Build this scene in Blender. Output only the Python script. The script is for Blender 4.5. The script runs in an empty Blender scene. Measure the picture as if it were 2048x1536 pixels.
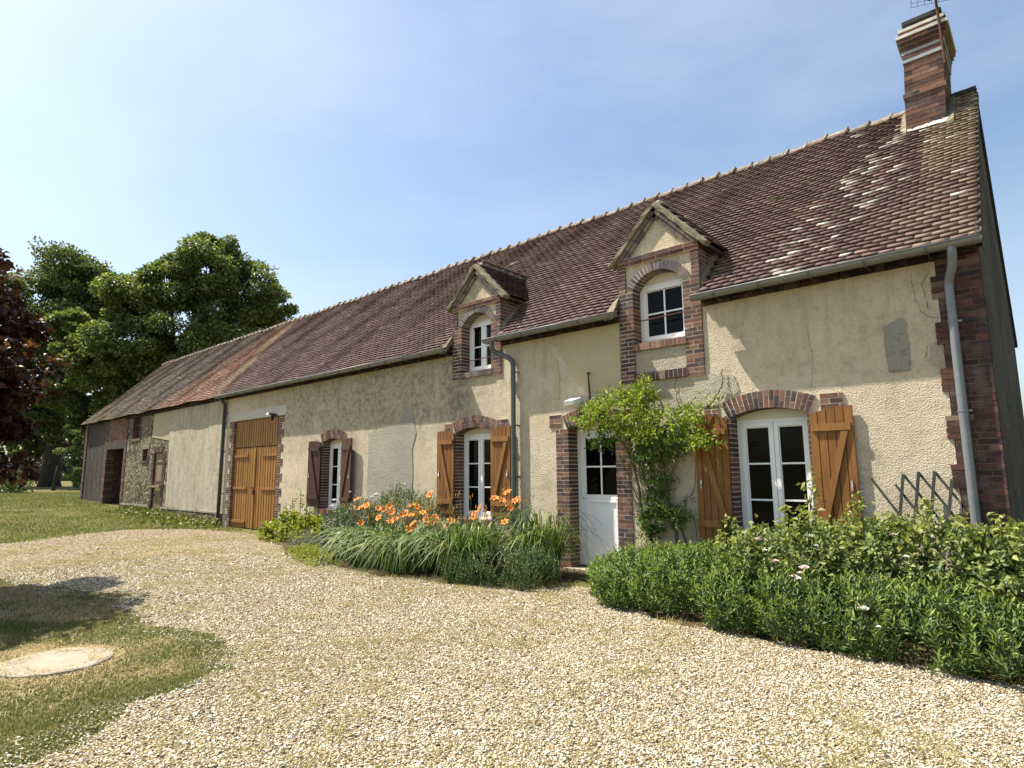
import bpy, math, random
import numpy as np
from mathutils import Vector, Matrix

# ---------------------------------------------------------------- camera, world, sun, exposure
scene = bpy.context.scene
COL = scene.collection
rng = np.random.default_rng(7)
random.seed(7)

cam_d = bpy.data.cameras.new('camera')
cam = bpy.data.objects.new('camera', cam_d)
COL.objects.link(cam)
cam_d.sensor_width = 36.0
cam_d.lens = 21.347
cam_d.clip_start = 0.05
cam_d.clip_end = 3000
CR = Vector((0.74402619, 0.66811979, -0.00640039))
CU = Vector((0.10252346, -0.10469506, 0.98920568))
CF = Vector((-0.66023781, 0.73665113, 0.14639382))
m = Matrix((CR, CU, -CF)).transposed().to_4x4()
m.translation = Vector((0, -8.3, 1.55))
cam.matrix_world = m
scene.camera = cam

SUN = Vector((-0.85, -0.36, 1.50)).normalized()
sun_d = bpy.data.lights.new('sun', 'SUN')
sun_d.energy = 5.0
sun_d.angle = math.radians(0.5)
sun_d.color = (1.0, 0.94, 0.84)
sun = bpy.data.objects.new('sun', sun_d)
COL.objects.link(sun)
sun.rotation_euler = SUN.to_track_quat('Z', 'Y').to_euler()
sun.location = (-20, -10, 40)

world = bpy.data.worlds.new('World')
scene.world = world
world.use_nodes = True
wn, wl = world.node_tree.nodes, world.node_tree.links
sky = wn.new('ShaderNodeTexSky')
sky.sky_type = 'NISHITA'
sky.sun_disc = False
sky.sun_elevation = math.asin(SUN.z)
sky.sun_rotation = math.atan2(SUN.x, SUN.y)
sky.altitude = 100
sky.air_density = 1.3
sky.dust_density = 2.2
sky.ozone_density = 2.0
bg = wn['Background']
bg.inputs['Strength'].default_value = 0.10
# thin high cirrus veil, noise laid out on the sky directions
tcw = wn.new('ShaderNodeTexCoord')
mpw = wn.new('ShaderNodeMapping')
mpw.inputs['Scale'].default_value = (1.0, 1.0, 3.2)
nzw = wn.new('ShaderNodeTexNoise')
nzw.inputs['Scale'].default_value = 1.7
nzw.inputs['Detail'].default_value = 7
nzw.inputs['Roughness'].default_value = 0.55
rpw = wn.new('ShaderNodeValToRGB')
rpw.color_ramp.elements[0].position = 0.42
rpw.color_ramp.elements[0].color = (0, 0, 0, 1)
rpw.color_ramp.elements[1].position = 0.85
rpw.color_ramp.elements[1].color = (0.28, 0.28, 0.28, 1)
mxw = wn.new('ShaderNodeMix')
mxw.data_type = 'RGBA'
mxw.inputs['B'].default_value = (6.5, 7.0, 7.4, 1)
wl.new(tcw.outputs['Generated'], mpw.inputs['Vector'])
wl.new(mpw.outputs['Vector'], nzw.inputs['Vector'])
wl.new(nzw.outputs['Fac'], rpw.inputs['Fac'])
wl.new(rpw.outputs['Color'], mxw.inputs['Factor'])
wl.new(sky.outputs['Color'], mxw.inputs['A'])
wl.new(mxw.outputs['Result'], bg.inputs['Color'])

vs = scene.view_settings
vs.view_transform = 'Standard'
vs.look = 'None'
vs.exposure = 0.92
vs.gamma = 1.0
vs.use_curve_mapping = False

# ---------------------------------------------------------------- material helpers
class Mat:
    def __init__(s, name, rough=0.8, spec=0.3):
        s.m = bpy.data.materials.new(name)
        s.m.use_nodes = True
        s.n, s.l = s.m.node_tree.nodes, s.m.node_tree.links
        s.b = s.n['Principled BSDF']
        s.b.inputs['Roughness'].default_value = rough
        s.b.inputs['Specular IOR Level'].default_value = spec
        s.tc = None

    def coord(s):
        if s.tc is None:
            s.tc = s.n.new('ShaderNodeTexCoord')
        return s.tc.outputs['Object']

    def scaled(s, sc, loc=(0, 0, 0)):
        mp = s.n.new('ShaderNodeMapping')
        mp.inputs['Scale'].default_value = sc
        mp.inputs['Location'].default_value = loc
        s.l.new(s.coord(), mp.inputs['Vector'])
        return mp.outputs['Vector']

    def noise(s, scale, detail=4, rough=0.55, vec=None, dist=0.0):
        t = s.n.new('ShaderNodeTexNoise')
        t.inputs['Scale'].default_value = scale
        t.inputs['Detail'].default_value = detail
        t.inputs['Roughness'].default_value = rough
        t.inputs['Distortion'].default_value = dist
        s.l.new(vec if vec is not None else s.coord(), t.inputs['Vector'])
        return t.outputs['Fac']

    def voro(s, scale, feature='F1', vec=None, out='Distance', rnd=1.0):
        t = s.n.new('ShaderNodeTexVoronoi')
        t.feature = feature
        t.inputs['Scale'].default_value = scale
        t.inputs['Randomness'].default_value = rnd
        s.l.new(vec if vec is not None else s.coord(), t.inputs['Vector'])
        return t.outputs[out]

    def ramp(s, fac, stops, interp='LINEAR'):
        r = s.n.new('ShaderNodeValToRGB')
        r.color_ramp.interpolation = interp
        e = r.color_ramp.elements
        while len(e) < len(stops):
            e.new(0.5)
        for k, (p, c) in enumerate(stops):
            e[k].position = p
            if not isinstance(c, (tuple, list)):
                c = (c, c, c)
            e[k].color = (*c[:3], 1)
        s.l.new(fac, r.inputs['Fac'])
        return r.outputs['Color']

    def mix(s, fac, a, b, mode='MIX'):
        x = s.n.new('ShaderNodeMix')
        x.data_type = 'RGBA'
        x.blend_type = mode
        for k, v in (('Factor', fac), ('A', a), ('B', b)):
            if hasattr(v, 'links'):
                s.l.new(v, x.inputs[k])
            elif isinstance(v, (tuple, list)):
                x.inputs[k].default_value = (*v[:3], 1)
            else:
                x.inputs[k].default_value = v
        return x.outputs['Result']

    def math(s, op, a, b=0.0, c=None, clamp=False):
        x = s.n.new('ShaderNodeMath')
        x.operation = op
        x.use_clamp = clamp
        for k, v in enumerate((a, b) if c is None else (a, b, c)):
            if hasattr(v, 'links'):
                s.l.new(v, x.inputs[k])
            else:
                x.inputs[k].default_value = v
        return x.outputs[0]

    def island(s):
        g = s.n.new('ShaderNodeNewGeometry')
        return g.outputs['Random Per Island']

    def xyz(s):
        x = s.n.new('ShaderNodeSeparateXYZ')
        s.l.new(s.coord(), x.inputs[0])
        return x.outputs

    def step(s, v, lo, hi):
        r = s.n.new('ShaderNodeMapRange')
        r.interpolation_type = 'SMOOTHSTEP'
        r.inputs['From Min'].default_value = lo
        r.inputs['From Max'].default_value = hi
        s.l.new(v, r.inputs['Value'])
        return r.outputs['Result']

    def color(s, c):
        if hasattr(c, 'links'):
            s.l.new(c, s.b.inputs['Base Color'])
        else:
            s.b.inputs['Base Color'].default_value = (*c[:3], 1)
        return s

    def bump(s, h, strength=0.5, dist=0.01):
        b = s.n.new('ShaderNodeBump')
        b.inputs['Strength'].default_value = strength
        b.inputs['Distance'].default_value = dist
        s.l.new(h, b.inputs['Height'])
        s.l.new(b.outputs['Normal'], s.b.inputs['Normal'])
        return s

    def rough(s, v):
        s.l.new(v, s.b.inputs['Roughness'])
        return s

MATS = {}

def plain(name, c, rough=0.6, spec=0.4, metal=0.0, var=0.15, scale=20, bump=0.0):
    t = Mat(name, rough, spec)
    t.b.inputs['Metallic'].default_value = metal
    n = t.noise(scale, 5)
    t.color(t.mix(t.math('MULTIPLY', n, 1.0), [v * (1 - var) for v in c], [min(1, v * (1 + var)) for v in c]))
    if bump:
        t.bump(n, bump, 0.01)
    MATS[name] = t.m
    return t.m

def plaster(name, ca, cb, dirt, speck=0.5, bump=0.9, streak=0.0, zones=False):
    t = Mat(name, 0.95, 0.1)
    big = t.noise(0.9, 5, 0.6)
    col = t.mix(t.ramp(big, [(0.3, 0.0), (0.72, 1.0)]), ca, cb)
    fine = t.noise(9, 6, 0.75)
    col = t.mix(t.math('MULTIPLY', t.ramp(fine, [(0.5, 0.0), (0.72, 1.0)]), speck), col, dirt)
    dots = t.noise(30, 4, 0.65)
    msk = t.ramp(dots, [(0.62, 0.0), (0.70, 1.0)])
    big2 = t.noise(1.6, 4, 0.6)
    if zones:
        x, y, z = t.xyz()
        # lichen and soot stain high on the wall between the barn door and the first dormer
        zx = t.math('MULTIPLY', t.step(x, -18.6, -14.5), t.step(x, -7.2, -9.4))
        zz = t.step(z, 1.7, 3.0)
        zone = t.math('MULTIPLY', zx, zz)
        zone2 = t.math('MULTIPLY', zone, t.ramp(t.noise(7.5, 6, 0.8), [(0.47, 0.0), (0.55, 1.0)]))
        zone2 = t.math('MULTIPLY', zone2, t.ramp(big2, [(0.30, 0.2), (0.6, 1.0)]))
        col = t.mix(t.math('MULTIPLY', zone2, 0.85), col, (0.12, 0.105, 0.08))
        zone3 = t.math('MULTIPLY', zone, t.ramp(big2, [(0.25, 0.1), (0.6, 0.4)]))
        col = t.mix(zone3, col, (0.36, 0.32, 0.24))
        # rain run below the left dormer jamb
        run = t.math('MULTIPLY', t.step(x, -9.25, -9.0), t.step(x, -8.35, -8.75))
        run = t.math('MULTIPLY', run, t.math('MULTIPLY', t.step(z, 2.4, 2.9), t.step(z, 3.55, 3.35)))
        run = t.math('MULTIPLY', run, t.ramp(t.noise(7, 6, 0.75), [(0.38, 0.0), (0.6, 1.0)]))
        col = t.mix(t.math('MULTIPLY', run, 0.7), col, (0.10, 0.09, 0.075))
        stk = t.noise(1.0, 6, 0.7, t.scaled((5, 5, 0.5), (3, 0, 1)))
        sm = t.math('MULTIPLY', t.ramp(stk, [(0.50, 0.0), (0.68, 1.0)]), t.step(z, 2.2, 4.0))
        col = t.mix(t.math('MULTIPLY', sm, 0.55), col, dirt)
        blot = t.math('MULTIPLY', t.ramp(t.noise(2.6, 6, 0.72), [(0.50, 0.0), (0.66, 1.0)]), 0.6)
        col = t.mix(blot, col, (0.420, 0.350, 0.238))
        # warm damp foot
        ft = t.math('MULTIPLY', t.step(z, 1.5, 0.1), t.ramp(big2, [(0.35, 0.0), (0.65, 1.0)]))
        col = t.mix(t.math('MULTIPLY', ft, 0.35), col, (0.44, 0.34, 0.16))
    col = t.mix(t.math('MULTIPLY', msk, t.math('MULTIPLY', t.ramp(big2, [(0.35, 0.0), (0.7, 1.0)]), speck)), col, dirt)
    if streak:
        st = t.noise(1.0, 8, 0.78, t.scaled((4.5, 4.5, 0.8)), 1.2)
        col = t.mix(t.math('MULTIPLY', t.ramp(st, [(0.45, 0.0), (0.68, 1.0)]), streak), col, dirt)
    grain = t.noise(75, 4, 0.75)
    col = t.mix(t.ramp(grain, [(0.36, 0.0), (0.60, 1.0)]), t.mix(0.30, col, dirt), col)
    t.color(col)
    h1 = t.noise(58, 2, 0.6)
    h3 = t.noise(26, 5, 0.6)
    h2 = t.noise(3.5, 4, 0.6)
    t.bump(t.math('ADD', t.math('ADD', t.math('MULTIPLY', h1, 1.1), t.math('MULTIPLY', h3, 0.3)), h2), bump, 0.024)
    MATS[name] = t.m
    return t.m

plaster('plaster', (0.632, 0.532, 0.372), (0.753, 0.656, 0.494), (0.312, 0.256, 0.170), 0.6, 1.0, zones=True)
plaster('plaster_smooth', (0.472, 0.392, 0.240), (0.540, 0.456, 0.297), (0.351, 0.284, 0.176), 0.35, 0.3)
plaster('plaster_pale', (0.520, 0.448, 0.325), (0.676, 0.598, 0.455), (0.195, 0.156, 0.111), 0.6, 1.0, streak=0.6)
plaster('cement_grey', (0.365, 0.346, 0.282), (0.474, 0.448, 0.365), (0.256, 0.243, 0.192), 0.4, 1.0)
plaster('cement_rough', (0.33, 0.305, 0.235), (0.46, 0.43, 0.335), (0.17, 0.155, 0.12), 0.8, 1.0)
plaster('cement_warm', (0.410, 0.365, 0.269), (0.538, 0.486, 0.371), (0.256, 0.218, 0.141), 0.7, 1.0)
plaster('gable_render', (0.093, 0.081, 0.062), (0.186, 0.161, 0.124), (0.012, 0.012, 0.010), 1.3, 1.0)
plaster('lintel_cement', (0.486, 0.461, 0.384), (0.563, 0.538, 0.448), (0.384, 0.358, 0.282), 0.3, 0.2)
plaster('mortar', (0.594, 0.506, 0.385), (0.729, 0.641, 0.506), (0.405, 0.338, 0.257), 0.4, 0.3)
plaster('mortar_mid', (0.30, 0.245, 0.18), (0.40, 0.34, 0.26), (0.12, 0.10, 0.08), 0.6, 0.4)
plaster('mortar_dark', (0.16, 0.12, 0.09), (0.26, 0.20, 0.15), (0.08, 0.06, 0.05), 0.6, 0.4)
plaster('coping', (0.218, 0.184, 0.121), (0.380, 0.322, 0.224), (0.081, 0.081, 0.046), 0.9, 0.9)

def brick_mat(name, stops, dirt=0.35):
    t = Mat(name, 0.85, 0.25)
    col = t.ramp(t.island(), stops)
    n = t.noise(45, 6, 0.7)
    col = t.mix(t.math('MULTIPLY', t.ramp(n, [(0.45, 0.0), (0.7, 1.0)]), dirt), col, (0.06, 0.045, 0.04))
    n2 = t.noise(6, 4)
    col = t.mix(t.math('MULTIPLY', t.ramp(n2, [(0.5, 0.0), (0.75, 1.0)]), 0.35), col, (0.32, 0.25, 0.19))
    t.color(col)
    t.bump(n, 0.5, 0.006)
    MATS[name] = t.m

brick_mat('brick', [(0.0, (0.050, 0.038, 0.040)), (0.3, (0.088, 0.050, 0.044)), (0.6, (0.135, 0.066, 0.050)), (0.85, (0.185, 0.085, 0.058)), (1.0, (0.25, 0.14, 0.095))])
brick_mat('brick_dark', [(0.0, (0.035, 0.024, 0.024)), (0.4, (0.07, 0.032, 0.027)), (0.8, (0.10, 0.042, 0.033)), (0.93, (0.14, 0.058, 0.04)), (1.0, (0.26, 0.19, 0.13))], 0.5)
brick_mat('brick_blue', [(0.0, (0.07, 0.06, 0.065)), (0.4, (0.11, 0.095, 0.10)), (0.75, (0.16, 0.13, 0.125)), (1.0, (0.23, 0.15, 0.12))])
brick_mat('brick_eaves_shade', [(0.0, (0.008, 0.005, 0.005)), (0.5, (0.022, 0.010, 0.008)), (1.0, (0.06, 0.024, 0.017))], 0.5)  # cornice brick with the shade under the gutter put into its colour
brick_mat('brick_grey', [(0.0, (0.085, 0.066, 0.058)), (0.5, (0.145, 0.108, 0.09)), (1.0, (0.23, 0.175, 0.14))], 0.5)
brick_mat('brick_red', [(0.0, (0.14, 0.065, 0.045)), (0.5, (0.21, 0.10, 0.062)), (1.0, (0.30, 0.17, 0.10))])

def tile_mat():
    t = Mat('roof_tile', 0.8, 0.25)
    x, y, z = t.xyz()
    r = t.island()
    base = t.ramp(r, [(0.0, (0.118, 0.072, 0.062)), (0.4, (0.145, 0.090, 0.078)), (0.8, (0.172, 0.110, 0.094)), (0.95, (0.205, 0.135, 0.110)), (1.0, (0.27, 0.18, 0.14))])
    red = t.ramp(r, [(0.0, (0.23, 0.11, 0.078)), (0.5, (0.32, 0.16, 0.11)), (0.85, (0.40, 0.23, 0.16)), (1.0, (0.46, 0.34, 0.24))])
    old = t.ramp(r, [(0.0, (0.105, 0.076, 0.060)), (0.5, (0.155, 0.115, 0.090)), (1.0, (0.24, 0.18, 0.135))])
    tan = t.ramp(r, [(0.0, (0.24, 0.175, 0.12)), (0.5, (0.33, 0.25, 0.175)), (1.0, (0.44, 0.345, 0.245))])
    wob = t.math('MULTIPLY', t.math('SUBTRACT', t.noise(0.8, 4), 0.5), 1.2)
    xs = t.math('ADD', t.math('ADD', x, t.math('MULTIPLY', t.math('SUBTRACT', z, 4.25), 0.42)), wob)
    fr = t.math('MULTIPLY', t.step(xs, -20.0, -20.25), t.step(t.math('SUBTRACT', xs, t.math('MULTIPLY', t.math('SUBTRACT', z, 4.25), 1.25)), -26.6, -24.0))
    fo = t.step(xs, -20.4, -23.5)
    # pale lime streak on the seam between brown and red tiles
    seam = t.math('MULTIPLY', t.step(xs, -20.9, -20.45), t.step(xs, -19.9, -20.1))
    col = t.mix(fo, base, old)
    col = t.mix(t.math('MULTIPLY', fr, 0.85), col, red)
    col = t.mix(t.math('MULTIPLY', seam, 0.55), col, (0.48, 0.38, 0.24))
    # washed tan tiles under the chimney
    xt = t.math('ADD', x, t.math('MULTIPLY', wob, 0.12))
    ft = t.math('MULTIPLY', t.step(xt, -1.10, -0.98), t.step(z, 5.2, 5.9))
    col = t.mix(ft, col, tan)
    lo = t.math('MULTIPLY', t.step(xt, -1.7, -0.9), t.step(z, 5.6, 4.6))
    col = t.mix(t.math('MULTIPLY', lo, 0.35), col, tan)
    # white lichened tiles falling in a band from the chimney
    zd = t.math('SUBTRACT', z, 4.3)
    axis = t.math('ADD', t.math('MULTIPLY', zd, 0.42), -2.35)
    dd = t.math('ABSOLUTE', t.math('SUBTRACT', xt, axis))
    near = t.math('MULTIPLY', t.step(dd, 0.75, 0.05), 0.22)
    near = t.math('ADD', near, t.math('MULTIPLY', t.step(x, -4.0, -1.5), 0.018))
    near = t.math('ADD', near, 0.0012)
    r2 = t.math('FRACT', t.math('MULTIPLY', r, 37.7))
    wh = t.math('LESS_THAN', r2, near)
    bl = t.ramp(t.noise(16, 5, 0.7), [(0.36, 0.0), (0.5, 1.0)])
    col = t.mix(t.math('MULTIPLY', t.math('MULTIPLY', wh, bl), 0.9), col, (0.66, 0.61, 0.52))
    # moss and grey weathering
    n = t.noise(2.2, 6, 0.7)
    col = t.mix(t.math('MULTIPLY', t.ramp(n, [(0.5, 0.0), (0.72, 1.0)]), 0.35), col, (0.17, 0.13, 0.11))
    ym = t.math('MULTIPLY', t.math('MULTIPLY', t.step(x, -29, -33.5), t.step(z, 5.6, 4.3)), t.ramp(t.noise(1.5, 5, 0.7), [(0.42, 0.0), (0.62, 1.0)]))
    col = t.mix(t.math('MULTIPLY', ym, 0.7), col, (0.23, 0.17, 0.045))
    f = t.noise(60, 4, 0.7)
    col = t.mix(t.math('MULTIPLY', t.ramp(f, [(0.45, 0.0), (0.7, 1.0)]), 0.3), col, (0.05, 0.034, 0.03))
    t.color(col)
    t.bump(f, 0.5, 0.006)
    MATS['roof_tile'] = t.m
tile_mat()

def ridge_mat():
    t = Mat('ridge_tile', 0.9, 0.2)
    r = t.island()
    col = t.ramp(r, [(0.0, (0.16, 0.13, 0.10)), (0.6, (0.27, 0.22, 0.16)), (1.0, (0.29, 0.20, 0.14))])
    n = t.noise(14, 6, 0.75)
    col = t.mix(t.ramp(n, [(0.5, 0.0), (0.66, 1.0)]), col, (0.50, 0.46, 0.38))
    n2 = t.noise(9, 5, 0.7)
    col = t.mix(t.ramp(n2, [(0.58, 0.0), (0.7, 1.0)]), col, (0.06, 0.06, 0.035))
    t.color(col)
    t.bump(n, 0.8, 0.012)
    MATS['ridge_tile'] = t.m
ridge_mat()

def wood(name, dark, mid, light, grain=1.0, rough=0.6, spec=0.35, knots=True):
    t = Mat(name, rough, spec)
    r = t.island()
    v = t.scaled((14, 14, 0.9))
    # shift grain per plank
    add = t.n.new('ShaderNodeVectorMath')
    add.operation = 'ADD'
    t.l.new(v, add.inputs[0])
    cb = t.n.new('ShaderNodeCombineXYZ')
    t.l.new(t.math('MULTIPLY', r, 43.0), cb.inputs[0])
    t.l.new(t.math('MULTIPLY', r, 17.0), cb.inputs[2])
    t.l.new(cb.outputs[0], add.inputs[1])
    n = t.noise(1.6, 6, 0.65, add.outputs[0], 0.6)
    col = t.ramp(n, [(0.28, dark), (0.5, mid), (0.75, light)])
    col = t.mix(t.math('MULTIPLY', r, 0.45), col, dark)
    wv = t.noise(0.9, 6, 0.7)
    col = t.mix(t.math('MULTIPLY', t.ramp(wv, [(0.45, 0.0), (0.7, 1.0)]), 0.45), col, [c * 0.75 for c in dark])
    if knots:
        k = t.noise(7, 2, 0.5)
        col = t.mix(t.ramp(k, [(0.68, 0.0), (0.76, 0.8)]), col, [c * 0.45 for c in dark])
    t.color(col)
    t.bump(n, 0.4 * grain, 0.008)
    MATS[name] = t.m

wood('oak_stain', (0.146, 0.057, 0.012), (0.267, 0.114, 0.026), (0.361, 0.172, 0.047))
wood('barn_wood', (0.194, 0.084, 0.016), (0.352, 0.167, 0.035), (0.458, 0.238, 0.062))
wood('dark_stain', (0.05, 0.022, 0.013), (0.085, 0.038, 0.020), (0.125, 0.060, 0.032))
wood('brace_wood', (0.185, 0.079, 0.018), (0.317, 0.145, 0.037), (0.405, 0.211, 0.066))
wood('grey_board', (0.04, 0.034, 0.027), (0.09, 0.078, 0.060), (0.20, 0.175, 0.135), 2.0, 0.9, 0.1)
wood('old_door_wood', (0.20, 0.145, 0.08), (0.31, 0.235, 0.14), (0.42, 0.33, 0.21), 1.5, 0.9, 0.1)
wood('beam_wood', (0.05, 0.042, 0.032), (0.10, 0.085, 0.065), (0.16, 0.14, 0.11), 2.0, 0.9, 0.1)
wood('trellis_wood', (0.05, 0.055, 0.045), (0.085, 0.09, 0.075), (0.14, 0.14, 0.115), 1.0, 0.9, 0.1)
wood('bark', (0.03, 0.025, 0.018), (0.06, 0.05, 0.038), (0.10, 0.085, 0.065), 3.0, 0.95, 0.1)
wood('vine_bark', (0.09, 0.07, 0.045), (0.17, 0.135, 0.09), (0.26, 0.215, 0.15), 2.0, 0.95, 0.1)

plain('zinc', (0.20, 0.205, 0.185), 0.45, 0.5, 0.25, 0.25, 9)
plain('zinc_pipe', (0.19, 0.205, 0.215), 0.42, 0.5, 0.25, 0.25, 7)
plain('zinc_green', (0.10, 0.118, 0.115), 0.42, 0.5, 0.15, 0.25, 7)
plain('pipe_dark', (0.045, 0.055, 0.052), 0.5, 0.4, 0.0, 0.25, 7)
plain('white_pvc', (0.870, 0.870, 0.841), 0.35, 0.5, 0, 0.03, 6)
plain('cream_pvc', (0.675, 0.634, 0.513), 0.4, 0.5, 0, 0.05, 6)
plain('black_metal', (0.012, 0.012, 0.012), 0.5, 0.4, 0.0, 0.3, 20)
plain('rust', (0.10, 0.05, 0.035), 0.9, 0.2, 0.0, 0.5, 30)
plain('chrome', (0.55, 0.55, 0.55), 0.3, 0.5, 0.8, 0.1, 20)
plain('dark_inside', (0.012, 0.011, 0.010), 0.9, 0.1, 0, 0.2, 5)
plain('concrete', (0.34, 0.295, 0.22), 0.95, 0.1, 0, 0.35, 9, 0.6)
plain('chalk', (0.62, 0.58, 0.49), 0.95, 0.1, 0, 0.35, 12, 0.6)
plain('lead_grey', (0.34, 0.36, 0.36), 0.7, 0.3, 0, 0.25, 14, 0.3)
plain('slab_dark', (0.05, 0.05, 0.048), 0.9, 0.2, 0, 0.3, 14, 0.3)
plain('moss', (0.045, 0.040, 0.022), 1.0, 0.05, 0, 0.5, 40, 0.8)
plain('crack', (0.10, 0.08, 0.05), 0.95, 0.05)
plain('petal_orange', (0.80, 0.29, 0.065), 0.6, 0.2, 0, 0.25, 30)
plain('petal_white', (0.82, 0.78, 0.74), 0.6, 0.2, 0, 0.08, 30)
plain('petal_pink', (0.82, 0.66, 0.62), 0.6, 0.2, 0, 0.12, 30)
plain('petal_lavender', (0.26, 0.24, 0.40), 0.7, 0.2, 0, 0.2, 30)
plain('bud', (0.42, 0.26, 0.07), 0.7, 0.2, 0, 0.4, 30)

def glass_mat():
    t = Mat('window_glass', 0.02, 0.22)
    t.color((0.003, 0.003, 0.003))
    t.b.inputs['IOR'].default_value = 1.33
    t.bump(t.noise(1.3, 2), 0.02, 0.02)
    MATS['window_glass'] = t.m
glass_mat()

def stone_mat():
    t = Mat('rubble_stone', 0.95, 0.1)
    v = t.scaled((1, 1, 1.25))
    nz = t.n.new('ShaderNodeTexNoise')
    nz.inputs['Scale'].default_value = 5
    t.l.new(v, nz.inputs['Vector'])
    mv = t.n.new('ShaderNodeMix')
    mv.data_type = 'RGBA'
    mv.blend_type = 'ADD'
    mv.inputs['Factor'].default_value = 0.125
    t.l.new(v, mv.inputs['A'])
    t.l.new(nz.outputs['Color'], mv.inputs['B'])
    vec = mv.outputs['Result']
    d = t.voro(6.5, 'DISTANCE_TO_EDGE', vec)
    c = t.voro(6.5, 'F1', vec, 'Color')
    g = t.n.new('ShaderNodeSeparateColor')
    t.l.new(c, g.inputs[0])
    col = t.ramp(g.outputs[0], [(0.0, (0.06, 0.05, 0.036)), (0.4, (0.17, 0.145, 0.10)), (0.7, (0.30, 0.255, 0.17)), (1.0, (0.46, 0.40, 0.30))])
    edge = t.ramp(d, [(0.03, 1.0), (0.10, 0.0)])
    x, y, z = t.xyz()
    lime = t.ramp(t.noise(0.9, 5, 0.6), [(0.46, 0.0), (0.58, 1.0)])
    col = t.mix(edge, col, (0.15, 0.12, 0.07))
    col = t.mix(t.math('MULTIPLY', lime, 0.45), col, (0.36, 0.30, 0.18))
    f = t.noise(30, 5, 0.7)
    col = t.mix(t.math('MULTIPLY', t.ramp(f, [(0.5, 0.0), (0.7, 1.0)]), 0.5), col, (0.14, 0.11, 0.07))
    t.color(col)
    t.bump(t.math('ADD', t.ramp(d, [(0.0, 0.0), (0.16, 1.0)]), t.math('MULTIPLY', f, 0.4)), 1.0, 0.05)
    MATS['rubble_stone'] = t.m
stone_mat()

def leaf_mat(name, stops, trans=0.35, rough=0.45, spec=0.4):
    t = Mat(name, rough, spec)
    col = t.ramp(t.island(), stops)
    t.color(col)
    tr = t.n.new('ShaderNodeBsdfTranslucent')
    tc = t.mix(1.0, col, (1.25, 1.35, 0.55), 'MULTIPLY')
    t.l.new(tc, tr.inputs['Color'])
    ms = t.n.new('ShaderNodeMixShader')
    ms.inputs[0].default_value = trans
    t.l.new(t.b.outputs[0], ms.inputs[1])
    t.l.new(tr.outputs[0], ms.inputs[2])
    t.l.new(ms.outputs[0], t.n['Material Output'].inputs['Surface'])
    MATS[name] = t.m

leaf_mat('leaf_oak', [(0, (0.075, 0.105, 0.034)), (0.5, (0.145, 0.18, 0.062)), (0.85, (0.22, 0.25, 0.095)), (1, (0.32, 0.33, 0.14))], 0.36, 0.5, 0.35)
leaf_mat('leaf_dark_oak', [(0, (0.060, 0.085, 0.032)), (0.6, (0.115, 0.145, 0.055)), (1, (0.21, 0.23, 0.095))], 0.32, 0.5, 0.35)
leaf_mat('leaf_young_lit', [(0, (0.13, 0.19, 0.036)), (0.6, (0.21, 0.27, 0.055)), (1, (0.32, 0.37, 0.085))], 0.3, 0.5, 0.3)  # paler new growth, with the highlight on shoot tips painted in
leaf_mat('leaf_young_lit_rose', [(0, (0.16, 0.20, 0.055)), (0.6, (0.25, 0.28, 0.08)), (1, (0.37, 0.38, 0.12))], 0.3, 0.5, 0.3)  # same for the rose: new growth plus a painted highlight
leaf_mat('leaf_far', [(0, (0.022, 0.036, 0.022)), (1, (0.050, 0.070, 0.040))], 0.2)
leaf_mat('leaf_copper', [(0, (0.022, 0.011, 0.010)), (0.6, (0.044, 0.017, 0.013)), (0.9, (0.080, 0.030, 0.018)), (1, (0.20, 0.08, 0.035))], 0.28, 0.42, 0.35)
leaf_mat('leaf_hedge', [(0, (0.050, 0.10, 0.022)), (0.5, (0.092, 0.155, 0.036)), (1, (0.18, 0.25, 0.062))], 0.12, 0.5, 0.3)
leaf_mat('leaf_hedge_dark', [(0, (0.040, 0.078, 0.022)), (0.6, (0.078, 0.125, 0.036)), (1, (0.15, 0.20, 0.06))], 0.12, 0.5, 0.3)
leaf_mat('leaf_rose', [(0, (0.055, 0.090, 0.028)), (0.4, (0.105, 0.15, 0.045)), (0.75, (0.19, 0.23, 0.075)), (1, (0.31, 0.33, 0.12))], 0.13, 0.5, 0.3)
leaf_mat('leaf_climber', [(0, (0.11, 0.17, 0.026)), (0.4, (0.20, 0.27, 0.040)), (0.8, (0.33, 0.38, 0.065)), (1, (0.45, 0.47, 0.11))], 0.4, 0.5, 0.3)
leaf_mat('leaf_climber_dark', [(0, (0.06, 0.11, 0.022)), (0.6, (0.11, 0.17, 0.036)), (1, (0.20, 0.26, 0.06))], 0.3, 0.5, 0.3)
leaf_mat('leaf_lily', [(0, (0.055, 0.095, 0.020)), (0.5, (0.11, 0.165, 0.036)), (0.9, (0.20, 0.25, 0.065)), (1, (0.34, 0.32, 0.12))], 0.16, 0.5, 0.3)
leaf_mat('leaf_yellow', [(0, (0.11, 0.15, 0.025)), (0.5, (0.20, 0.24, 0.04)), (1, (0.40, 0.38, 0.05))], 0.4)
leaf_mat('leaf_greyish', [(0, (0.063, 0.091, 0.056)), (0.6, (0.119, 0.154, 0.091)), (1, (0.238, 0.266, 0.168))], 0.25)
leaf_mat('leaf_lavender', [(0, (0.132, 0.156, 0.108)), (0.6, (0.228, 0.252, 0.192)), (1, (0.324, 0.312, 0.336))], 0.2)
leaf_mat('leaf_weed', [(0, (0.06, 0.09, 0.02)), (0.5, (0.12, 0.16, 0.03)), (0.8, (0.22, 0.22, 0.06)), (1, (0.30, 0.22, 0.11))], 0.3)
leaf_mat('leaf_spring', [(0, (0.30, 0.28, 0.03)), (1, (0.42, 0.38, 0.05))], 0.5)
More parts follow.
